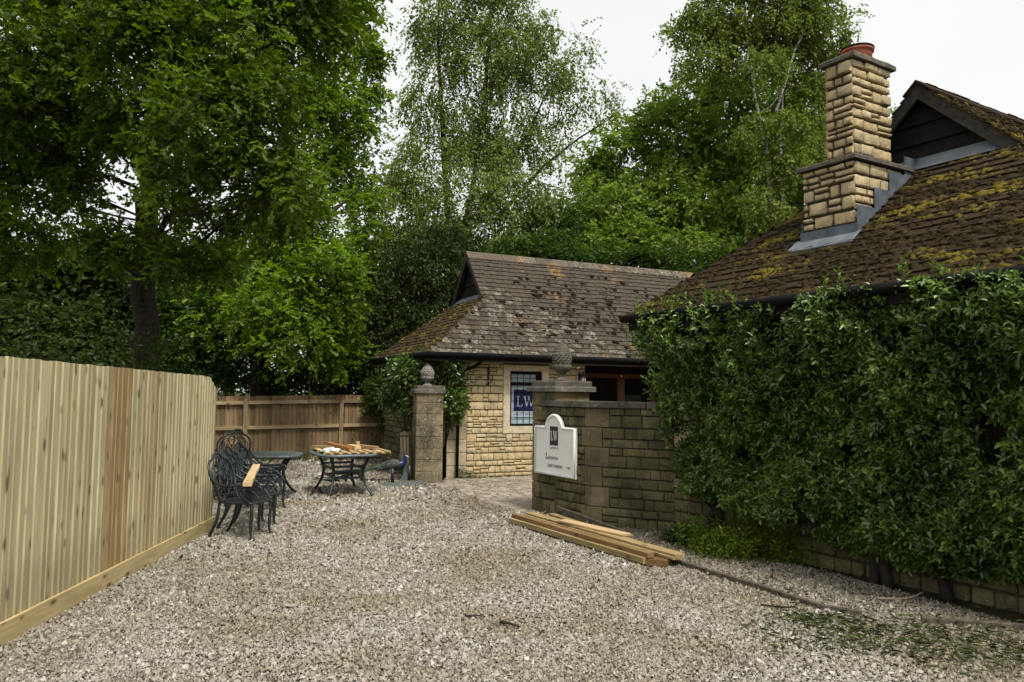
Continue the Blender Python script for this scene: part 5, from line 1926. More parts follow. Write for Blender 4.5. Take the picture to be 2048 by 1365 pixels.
def make_table(name, loc, rz, lx, ly, label):
    root = empty(name, loc, rz, label, 'table', 'cast metal garden tables')
    c = 0.2
    oc = [(lx / 2 - c, -ly / 2), (lx / 2, -ly / 2 + c), (lx / 2, ly / 2 - c), (lx / 2 - c, ly / 2), (-lx / 2 + c, ly / 2), (-lx / 2, ly / 2 - c), (-lx / 2, -ly / 2 + c), (-lx / 2 + c, -ly / 2)]
    ring = [Vector((x, y, 0.69)) for x, y in oc]
    tp = MB()
    rp_ = []
    for i in range(8):
        a, b = ring[i], ring[(i + 1) % 8]
        rp_ += [a.lerp(b, 0.12), a.lerp(b, 0.5), a.lerp(b, 0.88)]
    tp.tube(rp_ + [rp_[0], rp_[1]], 0.022, 8, flat=1.0)
    # rim band and lattice panels
    ins = 0.86
    V_ = [(p.x, p.y, 0.705) for p in ring] + [(p.x * ins, p.y * ins, 0.708) for p in ring] + [(p.x, p.y, 0.685) for p in ring] + [(p.x * ins, p.y * ins, 0.685) for p in ring]
    F_ = []
    for i in range(8):
        j = (i + 1) % 8
        F_ += [(i, j, 8 + j, 8 + i), (16 + j, 16 + i, 24 + i, 24 + j), (8 + i, 8 + j, 24 + j, 24 + i)]
    tp.add(V_, F_)
    top = tp.build('tabletop', M['casttop'], root)
    sl_ = MB()
    n = int(lx / 0.062)
    for i in range(n):
        x = -lx / 2 * 0.88 + (i + 0.5) * lx * 0.88 / n
        yy = ly / 2 * 0.86
        if abs(x) > lx / 2 - c:
            yy -= (abs(x) - (lx / 2 - c)) * 0.9
        sl_.box((x - 0.022, -yy, 0.694), (x + 0.022, yy, 0.7065))
    for y in (-ly * 0.22, 0.0, ly * 0.22):
        sl_.box((-lx / 2 * 0.86, y - 0.03, 0.690), (lx / 2 * 0.86, y + 0.03, 0.7055))
    sl_.build('lattice', M['casttop'], top)
    px_, py_ = lx / 2 - 0.17, ly / 2 - 0.13
    for sx in (-1, 1):
        for sy in (-1, 1):
            f = lambda r_, z: (sx * px_ * r_, sy * py_ * r_, z)
            MB().tube(bez([f(1.02, 0.69), f(0.9, 0.60), f(0.78, 0.48), f(0.74, 0.38), f(0.80, 0.25), f(0.95, 0.12), f(1.14, 0.01)], 4), [0.026 if i < 17 else 0.021 for i in range(25)], 7).build('leg', M['cast'], root)
    for sy in (-1, 1):
        for z in (0.50, 0.42, 0.31):
            MB().box((-px_ * 0.77, sy * py_ * 0.76 - 0.012, z - 0.018), (px_ * 0.77, sy * py_ * 0.76 + 0.012, z + 0.018)).build('stretcher', M['cast'], root)
    for sx in (-1, 1):
        for z in (0.46, 0.33):
            MB().box((sx * px_ * 0.76 - 0.012, -py_ * 0.72, z - 0.018), (sx * px_ * 0.76 + 0.012, py_ * 0.72, z + 0.018)).build('stretcher', M['cast'], root)
    return root


make_table('garden_table', (-4.18, 12.75, 0.01), R(8), 1.42, 0.95, 'bare octagonal cast metal table with slatted top, beside the row of chairs')
T2 = (-2.87, 13.30)
T2A = R(26)
make_table('garden_table', (T2[0], T2[1], 0.01), T2A, 1.0, 1.28, 'octagonal cast metal table loaded with a pallet and timber offcuts')
TM = Matrix.Translation((T2[0], T2[1], 0)) @ Matrix.Rotation(T2A, 4, 'Z')
pal = empty('wooden_pallet', TM @ Vector((0.12, 0.02, 0.721)), T2A, 'pale wooden slatted pallet lying on the right-hand garden table', 'pallet')
for y in (-0.50, 0.0, 0.50):
    MB().box((-0.56, y - 0.04, 0.0), (0.56, y + 0.04, 0.028)).build('bearer', M['offcut'], pal)
for i in range(8):
    x = -0.5 + i * 0.1428
    MB().box((x - 0.045, -0.58, 0.028), (x + 0.045, 0.58, 0.045)).build('slat', M['offcut_y'] if 'offcut_y' in M else M['offcut'], pal)


def timber(name, a, b, w_, h, mat, label, cat='timber', group=None, roll=0.0):
    a, b = Vector(a), Vector(b)
    d = b - a
    L = d.length
    d.normalize()
    s = Vector((0, 0, 1)).cross(d).normalized()
    u = d.cross(s)
    if roll:
        q = Matrix.Rotation(roll, 3, d)
        s, u = q @ s, q @ u
    Mx = Matrix(((d.x, s.x, u.x, a.x), (d.y, s.y, u.y, a.y), (d.z, s.z, u.z, a.z), (0, 0, 0, 1)))
    mb = MB()
    bv = min(0.004, h * 0.15, w_ * 0.15)
    prof = [(-w_ / 2 + bv, 0), (w_ / 2 - bv, 0), (w_ / 2, bv), (w_ / 2, h - bv), (w_ / 2 - bv, h), (-w_ / 2 + bv, h), (-w_ / 2, h - bv), (-w_ / 2, bv)]
    n = max(2, int(L / 0.5))
    V_, F_ = [], []
    for i in range(n + 1):
        x = L * i / n
        wv = 0.004 * math.sin(i * 1.7 + a.x * 9) if 0 < i < n else 0
        V_ += [(x, p[0] + wv, p[1]) for p in prof]
    for i in range(n):
        for k in range(8):
            k2 = (k + 1) % 8
            F_.append((i * 8 + k, (i + 1) * 8 + k, (i + 1) * 8 + k2, i * 8 + k2)[::-1])
    F_ += [tuple(range(8))[::-1], tuple(n * 8 + k for k in range(8))]
    mb.add(V_, F_)
    o = mb.build(name, M[mat], None)
    o.matrix_world = Mx
    return tag(o, label, cat, group)


TL = lambda x, y, z: TM @ Vector((x, y, z))
pz = 0.767
timber('timber_offcut', TL(-0.42, 0.50, pz), TL(0.05, 0.05, pz + 0.002), 0.09, 0.045, 'offcut_olive', 'olive brown length of timber at the left back of the loaded pallet', 'offcut')
timber('timber_offcut', TL(-0.16, 0.42, pz + 0.05), TL(0.02, -0.35, pz + 0.012), 0.09, 0.05, 'offcut_red', 'reddish split timber offcut lying across the middle of the pallet', 'offcut')
timber('timber_offcut', TL(0.14, 0.10, pz), TL(0.16, -0.34, pz), 0.11, 0.075, 'offcut', 'pale square block beside the reddish offcut on the pallet', 'offcut')
timber('timber_offcut', TL(0.24, 0.02, pz), TL(0.24, -0.06, pz), 0.055, 0.13, 'offcut', 'small pale upright block among the offcuts on the pallet', 'offcut')
timber('timber_offcut', TL(0.30, 0.10, pz + 0.01), TL(0.50, -0.32, pz + 0.001), 0.075, 0.06, 'offcut', 'pale offcut slanting at the right of the heap on the pallet', 'offcut')
# crumpled white bag
V_, F_ = [], []
seg, rows = 14, 6
for j in range(rows + 1):
    ph = j / rows * math.pi / 2
    for k in range(seg):
        a = 2 * math.pi * k / seg
        q = 1 + 0.22 * math.sin(k * 2.3 + j) + rng.uniform(-0.1, 0.1)
        V_.append((0.15 * math.cos(a) * math.cos(ph) * q, 0.11 * math.sin(a) * math.cos(ph) * q, 0.06 * math.sin(ph) * (1 + rng.uniform(-0.25, 0.25))))
for j in range(rows):
    for k in range(seg):
        k2 = (k + 1) % seg
        F_.append((j * seg + k, j * seg + k2, (j + 1) * seg + k2, (j + 1) * seg + k))
bg_ = MB().add(V_, F_).build('plastic_bag', M['bag'], None, False)
bg_.matrix_world = Matrix.Translation(TL(-0.30, -0.36, 0.7665)) @ Matrix.Rotation(T2A, 4, 'Z')
tag(bg_, 'crumpled white plastic bag on the left corner of the pallet', 'bag')
# plank on the chairs
timber('plank', (-3.02, 8.93, 0.655), (-3.60, 11.0, 0.665), 0.10, 0.05, 'offcut', 'pale short plank laid across the arms of the garden chairs', 'plank')

# stack of sawn timbers at the foot of the sign wall
GRP = 'sawn timbers stacked beside the sign wall'
timber('timber', (0.03, 10.44, 0.03), (1.40, 8.0, 0.03), 0.10, 0.062, 'timber', 'lowest front timber of the stack by the sign wall, lying on the gravel', 'timber', GRP)
timber('timber', (0.22, 10.44, 0.03), (1.62, 8.1, 0.03), 0.10, 0.055, 'timber_dark', 'dark lower timber behind the front one in the stack by the sign wall', 'timber', GRP)
timber('timber', (0.055, 10.47, 0.094), (1.44, 7.99, 0.094), 0.085, 0.05, 'timber_dark', 'upper front timber of the stack, brown faced, directly over the lowest one', 'timber', GRP)
timber('timber', (0.24, 10.60, 0.088), (1.70, 7.93, 0.088), 0.12, 0.028, 'timber', 'long board resting on the back of the stack, reaching furthest towards the hedge', 'timber', GRP)
timber('timber', (0.27, 10.62, 0.118), (1.73, 7.95, 0.118), 0.13, 0.024, 'timber', 'topmost long board of the stack with a clean sawn end', 'timber', GRP)
timber('timber', (0.66, 9.86, 0.144), (1.33, 8.90, 0.144), 0.15, 0.025, 'offcut', 'short wide pale board on top of the middle of the stack', 'timber', GRP)
timber('timber', (0.56, 10.52, 0.10), (1.32, 9.22, 0.035), 0.10, 0.045, 'timber', 'timber leaning behind the stack close to the wall foot', 'timber', GRP)
timber('timber', (0.63, 10.56, 0.19), (1.40, 9.40, 0.06), 0.03, 0.05, 'edging', 'thin grey brown batten propped on edge against the wall behind the stack', 'timber', GRP)
timber('wood_block', (1.48, 7.94, 0.02), (1.56, 8.09, 0.02), 0.22, 0.062, 'timber_dark', 'dark short block bearing the near end of the timber stack', 'block')

# parasol bases
for (x, y, h, lb_) in ((-2.19, 14.42, 0.33, 'grey round parasol base with a short tube, left of the pair near the gate pillar'), (-1.92, 14.72, 0.36, 'grey round parasol base nearest the gate pillar, behind its twin')):
    q = empty('parasol_base', (x, y, 0.005), 0, lb_, 'parasol base', 'round parasol bases by the gate pillar')
    MB().lathe([(0.25, 0.0), (0.262, 0.02), (0.255, 0.045), (0.2, 0.065), (0.06, 0.08), (0.045, 0.082)], (0, 0, 0), 28).build('disc', M['baseconc'], q)
    MB().lathe([(0.032, 0.08), (0.032, h), (0.026, h), (0.026, 0.1)], (0, 0, 0), 12).build('tube', M['cast'], q)
    MB().tube([(0.03, 0, h - 0.07), (0.065, 0, h - 0.07)], 0.008, 6).tube([(0.062, 0, h - 0.085), (0.062, 0, h - 0.055)], 0.012, 6).build('knob', M['black'], q)
# weathered planks leaning on the pillar
lp = empty('leaning_planks', (-2.0, 15.27, 0.0), R(24), 'weathered plank panel leaning against the far gate pillar behind the peacock', 'panel')
for i in range(5):
    x = -0.13 + i * 0.066
    mb = MB()
    h = 0.98 + rng.uniform(-0.05, 0.03)
    V_ = [(x - 0.025, 0, 0), (x + 0.025, 0, 0), (x + 0.025, 0.018, 0), (x - 0.025, 0.018, 0), (x - 0.025, 0.14, h), (x + 0.025, 0.14, h), (x + 0.025, 0.158, h), (x - 0.025, 0.158, h)]
    mb.add(V_, [(3, 2, 1, 0), (4, 5, 6, 7), (0, 1, 5, 4), (1, 2, 6, 5), (2, 3, 7, 6), (3, 0, 4, 7)])
    mb.build('plank', M['weather'], lp)
MB().add([(-0.165, 0.125, 0.90), (0.165, 0.125, 0.90), (0.165, 0.135, 0.96), (-0.165, 0.135, 0.96), (-0.165, 0.11, 0.90), (0.165, 0.11, 0.90), (0.165, 0.118, 0.96), (-0.165, 0.118, 0.96)], [(4, 5, 6, 7), (7, 6, 2, 3), (0, 1, 5, 4), (0, 4, 7, 3), (1, 2, 6, 5)]).build('batten', M['weather'], lp)
ss_ = MB()
ss_.add([(-0.12, -0.02, 0.005), (0.02, -0.02, 0.005), (0.02, 0.02, 0.005), (-0.12, 0.02, 0.005), (-0.11, 0.025, 0.33), (-0.02, 0.03, 0.36), (-0.02, 0.055, 0.36), (-0.11, 0.05, 0.33)], [(3, 2, 1, 0), (4, 5, 6, 7), (0, 1, 5, 4), (1, 2, 6, 5), (2, 3, 7, 6), (3, 0, 4, 7)])
sb_ = ss_.build('stone_slab', M['concrete'], None)
sb_.matrix_world = Matrix.Translation((-2.02, 15.16, 0)) @ Matrix.Rotation(R(24), 4, 'Z')
tag(sb_, 'small grey green slab standing on end at the foot of the leaning planks', 'slab')

# ------------------------------------------------------------------ peacock
def peacock():
    root = empty('peacock', (-2.28, 15.02, 0.0), R(4), 'peacock with blue neck, scalloped grey back and long dark green train trailing to the left', 'peacock')
    def pm(name, a, b, scale, rough=0.6):
        g = NG(name)
        o = g.obj()
        v = g.voro(o, scale)
        c = g.ramp(v, [(0.15, a), (0.45, b)])
        return g.done(c, rough, 0.0, 0.4)
    grey = pm('scalloped_feathers', (0.17, 0.165, 0.14), (0.022, 0.022, 0.02), 34)
    dark = pm('dark_plumage', (0.012, 0.014, 0.02), (0.025, 0.03, 0.04), 30)
    blue = pm('blue_plumage', (0.005, 0.012, 0.05), (0.006, 0.018, 0.075), 60, 0.35)
    green = pm('train_plumage', (0.012, 0.04, 0.02), (0.03, 0.055, 0.03), 22, 0.5)
    skin = plain('pale_skin', (0.45, 0.43, 0.40), 0.7)
    rings = [((-0.27, 0.285), 0.03, 0.022), ((-0.22, 0.305), 0.07, 0.05), ((-0.13, 0.335), 0.098, 0.085), ((-0.02, 0.355), 0.112, 0.108), ((0.08, 0.35), 0.108, 0.112), ((0.15, 0.355), 0.085, 0.092), ((0.195, 0.385), 0.062, 0.066),
             ((0.215, 0.425), 0.046, 0.048), ((0.222, 0.462), 0.036, 0.036), ((0.222, 0.492), 0.033, 0.034), ((0.236, 0.515), 0.034, 0.032), ((0.262, 0.518), 0.026, 0.024), ((0.283, 0.508), 0.012, 0.011), ((0.312, 0.494), 0.003, 0.003)]
    mb = MB()
    seg = 14
    V_ = []
    n = len(rings)
    for i, ((x, z), ry, rz) in enumerate(rings):
        a = rings[max(0, i - 1)][0]
        b = rings[min(n - 1, i + 1)][0]
        dx, dz = b[0] - a[0], b[1] - a[1]
        l = math.hypot(dx, dz)
        nx, nz = -dz / l, dx / l
        for k in range(seg):
            an = 2 * math.pi * k / seg
            V_.append((x + nx * math.sin(an) * rz, ry * math.cos(an), z + nz * math.sin(an) * rz))
    b0 = 0
    mb.v += V_
    for i in range(n - 1):
        for k in range(seg):
            k2 = (k + 1) % seg
            mb.f.append((i * seg + k, i * seg + k2, (i + 1) * seg + k2, (i + 1) * seg + k))
            mid = 2 * math.pi * (k + 0.5) / seg
            mi = 2
            if i < 5:
                mi = 0 if math.sin(mid) > 0.45 else 1
            if i >= 11:
                mi = 3
            mb.mi.append(mi)
            mb.sm.append(True)
    mb.f.append(tuple(reversed(range(seg))))
    mb.mi.append(1)
    mb.sm.append(True)
    body = mb.build('body', [grey, dark, blue, skin], root)
    for s in (-1, 1):
        w_ = MB()
        w_.tube(bez([(0.10, s * 0.085, 0.36), (0.02, s * 0.112, 0.355), (-0.12, s * 0.108, 0.325), (-0.26, s * 0.07, 0.275), (-0.34, s * 0.045, 0.255)], 4), [0.03, 0.05, 0.062, 0.068, 0.07, 0.07, 0.068, 0.064, 0.06, 0.054, 0.047, 0.04, 0.032, 0.024, 0.016, 0.009, 0.003], 8, flat=1.0)
        for i, v in enumerate(w_.v):
            w_.v[i] = (v[0], s * (abs(v[1]) * 0.35 + 0.065), v[2])
        w_.build('wing', grey, root)
        lg = MB()
        lg.tube([(-0.02 + 0.03 * s, s * 0.05, 0.28), (0.0 + 0.03 * s, s * 0.05, 0.19)], [0.035, 0.016], 8)
        lg.tube([(0.0 + 0.03 * s, s * 0.05, 0.19), (-0.03 + 0.03 * s, s * 0.05, 0.12), (0.0 + 0.03 * s, s * 0.05, 0.03), (0.01 + 0.03 * s, s * 0.05, 0.018)], 0.0075, 6)
        for t in (-0.5, 0.0, 0.5, 3.14):
            L = 0.055 if t != 3.14 else 0.03
            lg.tube([(0.01 + 0.03 * s, s * 0.05, 0.02), (0.01 + 0.03 * s + L * math.cos(t), s * 0.05 + L * math.sin(t), 0.012)], [0.006, 0.003], 5)
        lg.build('leg', skin, root)
        MB().lathe([(0.001, -0.006), (0.006, 0), (0.001, 0.006)], (0.25, s * 0.030, 0.522), 8).build('eye', M['ink'], root)
        MB().tube([(0.235, s * 0.0335, 0.53), (0.262, s * 0.027, 0.53)], 0.004, 5).build('eye_stripe', M['white'], root)
    cr_ = MB()
    for i in range(6):
        a = (i - 2.5) * 0.16
        tip = (0.215 + 0.06 * math.sin(a) - 0.01, (i - 2.5) * 0.004, 0.545 + 0.045 * math.cos(a))
        cr_.tube([(0.232, 0, 0.54), tip], 0.0016, 4).lathe([(0.001, -0.005), (0.007, 0.0), (0.001, 0.007)], tip, 6)
    cr_.build('crest', blue, root)
    tr = MB()
    path = bez([(-0.18, 0.0, 0.33), (-0.42, 0.02, 0.27), (-0.75, 0.05, 0.165), (-1.1, 0.07, 0.075), (-1.42, 0.08, 0.03)], 5)
    wd_ = [0.06 + 0.10 * math.sin(min(1, i / 14) * math.pi * 0.62) - (0.075 * max(0, i - 14) / 6) for i in range(len(path))]
    V_, F_ = [], []
    for i, p in enumerate(path):
        for k in range(9):
            t = k / 8 * 2 - 1
            V_.append((p.x + rng.uniform(-0.01, 0.01), p.y + t * wd_[i], p.z + 0.05 * (1 - t * t) * (1 - i / len(path) * 0.6) + rng.uniform(-0.006, 0.006)))
    nb_ = len(V_)
    for i, p in enumerate(path):
        for k in range(9):
            t = k / 8 * 2 - 1
            V_.append((p.x, p.y + t * wd_[i] * 0.97, p.z - 0.012))
    m_ = len(path)
    for i in range(m_ - 1):
        for k in range(8):
            F_.append((i * 9 + k, (i + 1) * 9 + k, (i + 1) * 9 + k + 1, i * 9 + k + 1))
            F_.append((nb_ + i * 9 + k, nb_ + i * 9 + k + 1, nb_ + (i + 1) * 9 + k + 1, nb_ + (i + 1) * 9 + k))
    tr.add(V_, F_, 0, True)
    for k in range(46):
        u_ = rng.uniform(0.35, 1.0)
        i = int(u_ * (m_ - 1))
        p = path[i]
        s = rng.uniform(-1, 1)
        q = Vector((p.x, p.y + s * wd_[i], p.z + 0.04 * (1 - s * s) + 0.008))
        e = q + Vector((-0.16 - rng.uniform(0, 0.12), s * 0.05, -0.035))
        e.z = max(0.012, e.z)
        tr.add([q + Vector((0, 0.008, 0.002)), q + Vector((0, -0.008, 0.002)), (q + e) / 2 + Vector((0, -0.02, 0.006)), e, (q + e) / 2 + Vector((0, 0.02, 0.006))], [(0, 1, 2, 3, 4)])
    tr.build('train', green, root)


peacock()

# ------------------------------------------------------------------ edging stones, sticks, litter
edg = empty('garden_edging', (1.5, 8.6, 0), 0, 'low weathered edging strip half sunk in the gravel, running from the timbers past the climber', 'edging')
kerb_pts = [(1.50, 8.60), (1.753, 8.06), (2.206, 7.198), (2.547, 6.445), (2.817, 6.271)]
segs = []
for i in range(len(kerb_pts) - 1):
    a, b = Vector((*kerb_pts[i], 0)), Vector((*kerb_pts[i + 1], 0))
    nseg = max(1, int((b - a).length / 0.9))
    for k in range(nseg):
        segs.append((a.lerp(b, k / nseg), a.lerp(b, (k + 1) / nseg)))
segs += [(Vector((3.2, 6.12, -0.004)), Vector((3.95, 5.93, -0.004))), (Vector((3.95, 5.93, -0.004)), Vector((4.8, 5.6, -0.004)))]
for p, q in segs:
    d = (q - p).normalized() * 0.006
    o = timber('strip', p + d + Vector((0, 0, -0.03)), q - d + Vector((0, 0, -0.03 + rng.uniform(-0.006, 0.006))), 0.045, 0.085, 'edging', None, None)
    o.parent = edg
    o.matrix_basis = Matrix.Translation((-1.5, -8.6, 0)) @ o.matrix_basis


def stick(pts, r_, mat, label):
    o = MB().tube(bez(pts, 4), [r_ * (1 - 0.5 * i / (4 * (len(pts) - 1))) for i in range(4 * (len(pts) - 1) + 1)], 6).build('stick', M[mat])
    tag(o, label, 'stick')


stick([(-0.345, 6.09, 0.03), (-0.26, 6.09, 0.034), (-0.185, 6.082, 0.03)], 0.009, 'bark', 'short dark stick on the open gravel, left of the pair')
stick([(-0.065, 5.94, 0.03), (0.0, 5.885, 0.036), (0.075, 5.827, 0.03)], 0.013, 'bark', 'thicker dark stick on the open gravel, right of the pair')
stick([(2.08, 6.50, 0.03), (2.2, 6.42, 0.035), (2.29, 6.36, 0.05), (2.34, 6.40, 0.07)], 0.009, 'bark', 'forked dark twig lying beside the edging strip')
stick([(3.15, 6.72, 0.035), (3.30, 6.69, 0.04), (3.45, 6.72, 0.05), (3.62, 6.86, 0.06)], 0.010, 'stick', 'pale curved stick on the gravel at the foot of the climber')

# cut leaves scattered on the gravel
n_ = 1250
cx = np.array([(2.5, 5.95, 0.34, 0.22), (2.75, 5.55, 0.42, 0.24), (3.25, 5.75, 0.4, 0.26), (2.35, 6.1, 0.16, 0.1), (3.35, 5.25, 0.3, 0.15), (2.3, 5.5, 0.25, 0.15), (3.7, 5.6, 0.5, 0.3), (2.9, 7.2, 0.6, 0.5)])
ci = nr.choice(len(cx), n_, p=[0.18, 0.22, 0.18, 0.1, 0.12, 0.05, 0.08, 0.07])
px = cx[ci, 0] + nr.normal(0, 1, n_) * cx[ci, 2]
py = cx[ci, 1] + nr.normal(0, 1, n_) * cx[ci, 3]
bz = nr.uniform(0.025, 0.05, n_)
aa = nr.uniform(0, 6.28, n_)
ax = np.stack([np.cos(aa), np.sin(aa), nr.normal(0, 0.18, n_)], 1)
nmv = np.array([0, 0, 1.0]) + nr.normal(0, 0.45, (n_, 3))
tag(link('leaf_litter', leaves_mesh('leaf_litter', np.stack([px, py, bz], 1), ax, nmv, nr.uniform(0.035, 0.09, n_), nr.uniform(0.14, 0.36, n_), LEAF6, M['litter'])), kind='stuff')
# dead leaves on the paving and at the wall foot
n_ = 420
t = nr.uniform(0, 1, n_)
px = np.concatenate([COTM.translation.x + (0.9 + 2.9 * t[:260]) * math.cos(CA) - (WY - 0.12 * nr.uniform(0.2, 1.6, 260)) * math.sin(CA) * 0.9, nr.uniform(-1.2, 0.4, 160)])
py = np.concatenate([COTM.translation.y + (0.9 + 2.9 * t[:260]) * math.sin(CA) + (WY - 0.16 - 0.25 * nr.uniform(0, 1, 260) ** 2) * math.cos(CA), nr.uniform(12.6, 15.6, 160)])
k = in_poly(px, py, PAVE)
px, py = px[k], py[k]
m_ = len(px)
aa = nr.uniform(0, 6.28, m_)
tag(link('fallen_leaves', leaves_mesh('fallen_leaves', np.stack([px, py, nr.uniform(0.016, 0.026, m_)], 1), np.stack([np.cos(aa), np.sin(aa), nr.normal(0, 0.1, m_)], 1), np.array([0, 0, 1.0]) + nr.normal(0, 0.3, (m_, 3)), nr.uniform(0.03, 0.06, m_), nr.uniform(0.4, 0.7, m_), LEAF4, M['twig_leaf'] if 'twig_leaf' in M else M['litter'])), kind='stuff')

# ================================================================== PLANTS NEAR THE BUILDINGS
HTOP = [(0.14, 2.55), (0.30, 2.80), (0.96, 2.80), (1.40, 2.80), (1.78, 2.74), (2.15, 2.66), (2.53, 2.57), (2.82, 2.74), (3.19, 2.84), (3.52, 2.85), (3.79, 2.72), (4.23, 2.70), (5.1, 2.7)]
HP = HTOP + [(5.2, 0.32), (4.38, 0.30), (3.82, 0.26), (3.38, 0.22), (2.62, 0.26), (2.09, 0.40), (1.57, 0.48), (0.97, 0.52), (0.60, 0.62), (0.48, 1.1), (0.34, 1.69), (0.18, 2.2)]


def climber():
    root = empty('climbing_shrub', MAINM @ Vector((0.9, 0.45, 0)), MB_ANG, 'dense glossy dark green climber covering the whole side wall of the stone building', 'climber')
    ox, oy = 0.9, 0.45
    st_ = MB()
    g = random.Random(5)
    for (x, h) in ((0.95, 1.6), (0.9, 2.2), (2.95, 2.0), (3.1, 1.4), (4.3, 1.6), (3.62, 0.9)):
        p0 = Vector((x - ox, 0.50 - oy + g.uniform(-0.04, 0.03), -0.02))
        pts = [p0, p0 + Vector((g.uniform(-0.08, 0.08), -0.02, 0.35)), p0 + Vector((g.uniform(-0.15, 0.15), 0.02, 0.75)), p0 + Vector((g.uniform(-0.3, 0.3), 0.04, h))]
        st_.tube(bez(pts, 4), [0.055 - 0.003 * i for i in range(13)], 8)
        for k in range(9):
            a = pts[1].lerp(pts[3], g.random())
            e = a + Vector((g.uniform(-0.9, 0.9), -0.12, g.uniform(0.0, 0.9)))
            st_.tube(bez([a, a.lerp(e, 0.5) + Vector((0, 0.05, 0.05)), e], 4), [0.016 - 0.0013 * i for i in range(9)], 5)
    st_.build('stem', M['bark'], root)
    nT = 10800
    xs, zs = [], []
    while len(xs) < nT:
        x = nr.uniform(-0.12, 4.9, 4000)
        z = nr.uniform(0.2, 2.95, 4000)
        k = in_poly(x, z, HP)
        xs += list(x[k])
        zs += list(z[k])
    x, z = np.array(xs[:nT]), np.array(zs[:nT])
    bump = 0.08 * np.sin(x * 3.7 + 1.1) * np.sin(z * 4.3 + 0.4) + 0.07 * np.sin(x * 9.1 + 2 * np.sin(z * 5)) * np.sin(z * 8.3 + x * 2)
    surf = 0.36 + bump + 0.30 * np.clip((z - 1.2) / 1.2, 0, 1)                    # thickness of the climber in front of the wall
    edge = np.clip((2.95 - z) / 0.25, 0.5, 1) * np.clip((z - 0.15) / 0.35, 0.35, 1)
    dep = surf * edge * np.where(nr.uniform(0, 1, nT) < 0.68, nr.uniform(0.75, 1.1, nT), nr.uniform(0.15, 0.8, nT))
    y = 0.58 - dep
    # thin holes where the dark inside shows
    hole = np.sin(x * 5.3 + 2.2 * np.sin(z * 3.1)) + np.sin(z * 6.1 + 1.7 * np.sin(x * 4.4)) + nr.normal(0, 0.45, nT)
    kp = ~((hole > 1.2) & (dep > 0.17))
    x, y, z, dep = x[kp], y[kp], z[kp], dep[kp]
    n = len(x)
    T = np.stack([x - ox, y - oy, z], 1)
    D = norm(np.stack([nr.normal(0, 0.42, n), -np.abs(nr.normal(0.75, 0.3, n)), nr.normal(0.28, 0.42, n)], 1))
    kl = 8
    a0 = nr.uniform(0, 6.28, n)
    s1 = norm(np.cross(D, np.array([0.1, 0.05, 1.0])))
    s2 = np.cross(D, s1)
    ang = a0[:, None] + np.arange(kl)[None] * 2.4
    sprd = np.linspace(1.15, 0.35, kl)[None, :]
    ax_ = norm(D[:, None, :] * 0.5 + (np.cos(ang) * sprd)[..., None] * s1[:, None, :] + (np.sin(ang) * sprd)[..., None] * s2[:, None, :] + np.array([0, 0, -0.05]))
    base = T[:, None, :] + D[:, None, :] * (np.linspace(-0.05, 0.05, kl)[None, :, None]) + nr.normal(0, 0.006, (n, kl, 3))
    nm_ = norm(D[:, None, :] * 0.9 + np.array([0, -0.1, 0.75]) + nr.normal(0, 0.3, (n, kl, 3)))
    rn = np.clip(nr.uniform(0, 1, n)[:, None] * 0.55 + nr.uniform(0, 0.4, (n, kl)) + np.linspace(-0.1, 0.15, kl)[None], 0, 1)
    top_left = np.clip((z - 2.35) / 0.5, 0, 1) * np.clip((2.6 - x) / 1.2, 0, 1)  # leaves get lighter towards the top of the left half
    patch = 0.22 * np.sin(x * 4.1 + 1.5 * np.sin(z * 2.7 + 1)) * np.sin(z * 3.6 + 1.2 * np.sin(x * 2.2))
    rn = np.clip(rn - 0.05 + patch[:, None] + 0.5 * top_left[:, None], 0, 1)
    link('foliage', leaves_mesh('foliage', base.reshape(-1, 3), ax_.reshape(-1, 3), nm_.reshape(-1, 3), nr.uniform(0.036, 0.080, n * kl), np.full(n * kl, 0.44), LEAF6, M['hedge_leaf'], rn.reshape(-1)), root)
    # loose shoots sticking up along the top
    B, A, N_ = [], [], []
    sh = MB()
    for k in range(46):
        xx = g.uniform(-0.05, 2.5) if g.random() < 0.65 else g.uniform(2.5, 4.8)
        zt = float(np.interp(xx, [p[0] for p in HTOP], [p[1] for p in HTOP]))
        p = Vector((xx - ox, 0.58 - g.uniform(0.45, 0.72) - oy, zt - 0.12))
        d = Vector((g.uniform(-0.35, 0.35), g.uniform(-0.5, 0.1), 1)).normalized()
        L = g.uniform(0.16, 0.32)
        sh.tube([p, p + d * L], [0.005, 0.002], 4)
        for i in range(9):
            t = (i + 1) / 9
            q = p + d * (L * t)
            s = Vector((math.cos(i * 2.4), math.sin(i * 2.4), 0.45)).normalized()
            B.append(q)
            A.append((s + d * 0.5 * t).normalized())
            N_.append(Vector((0, 0, 1)) + d * 0.3)
    link('foliage', leaves_mesh('foliage', np.array(B), np.array(A), np.array(N_), nr.uniform(0.045, 0.08, len(B)), np.full(len(B), 0.42), LEAF6, M['hedge_leaf'], nr.uniform(0.55, 1, len(B))), root)
    sh.build('shoot', M['twig'], root)


climber()


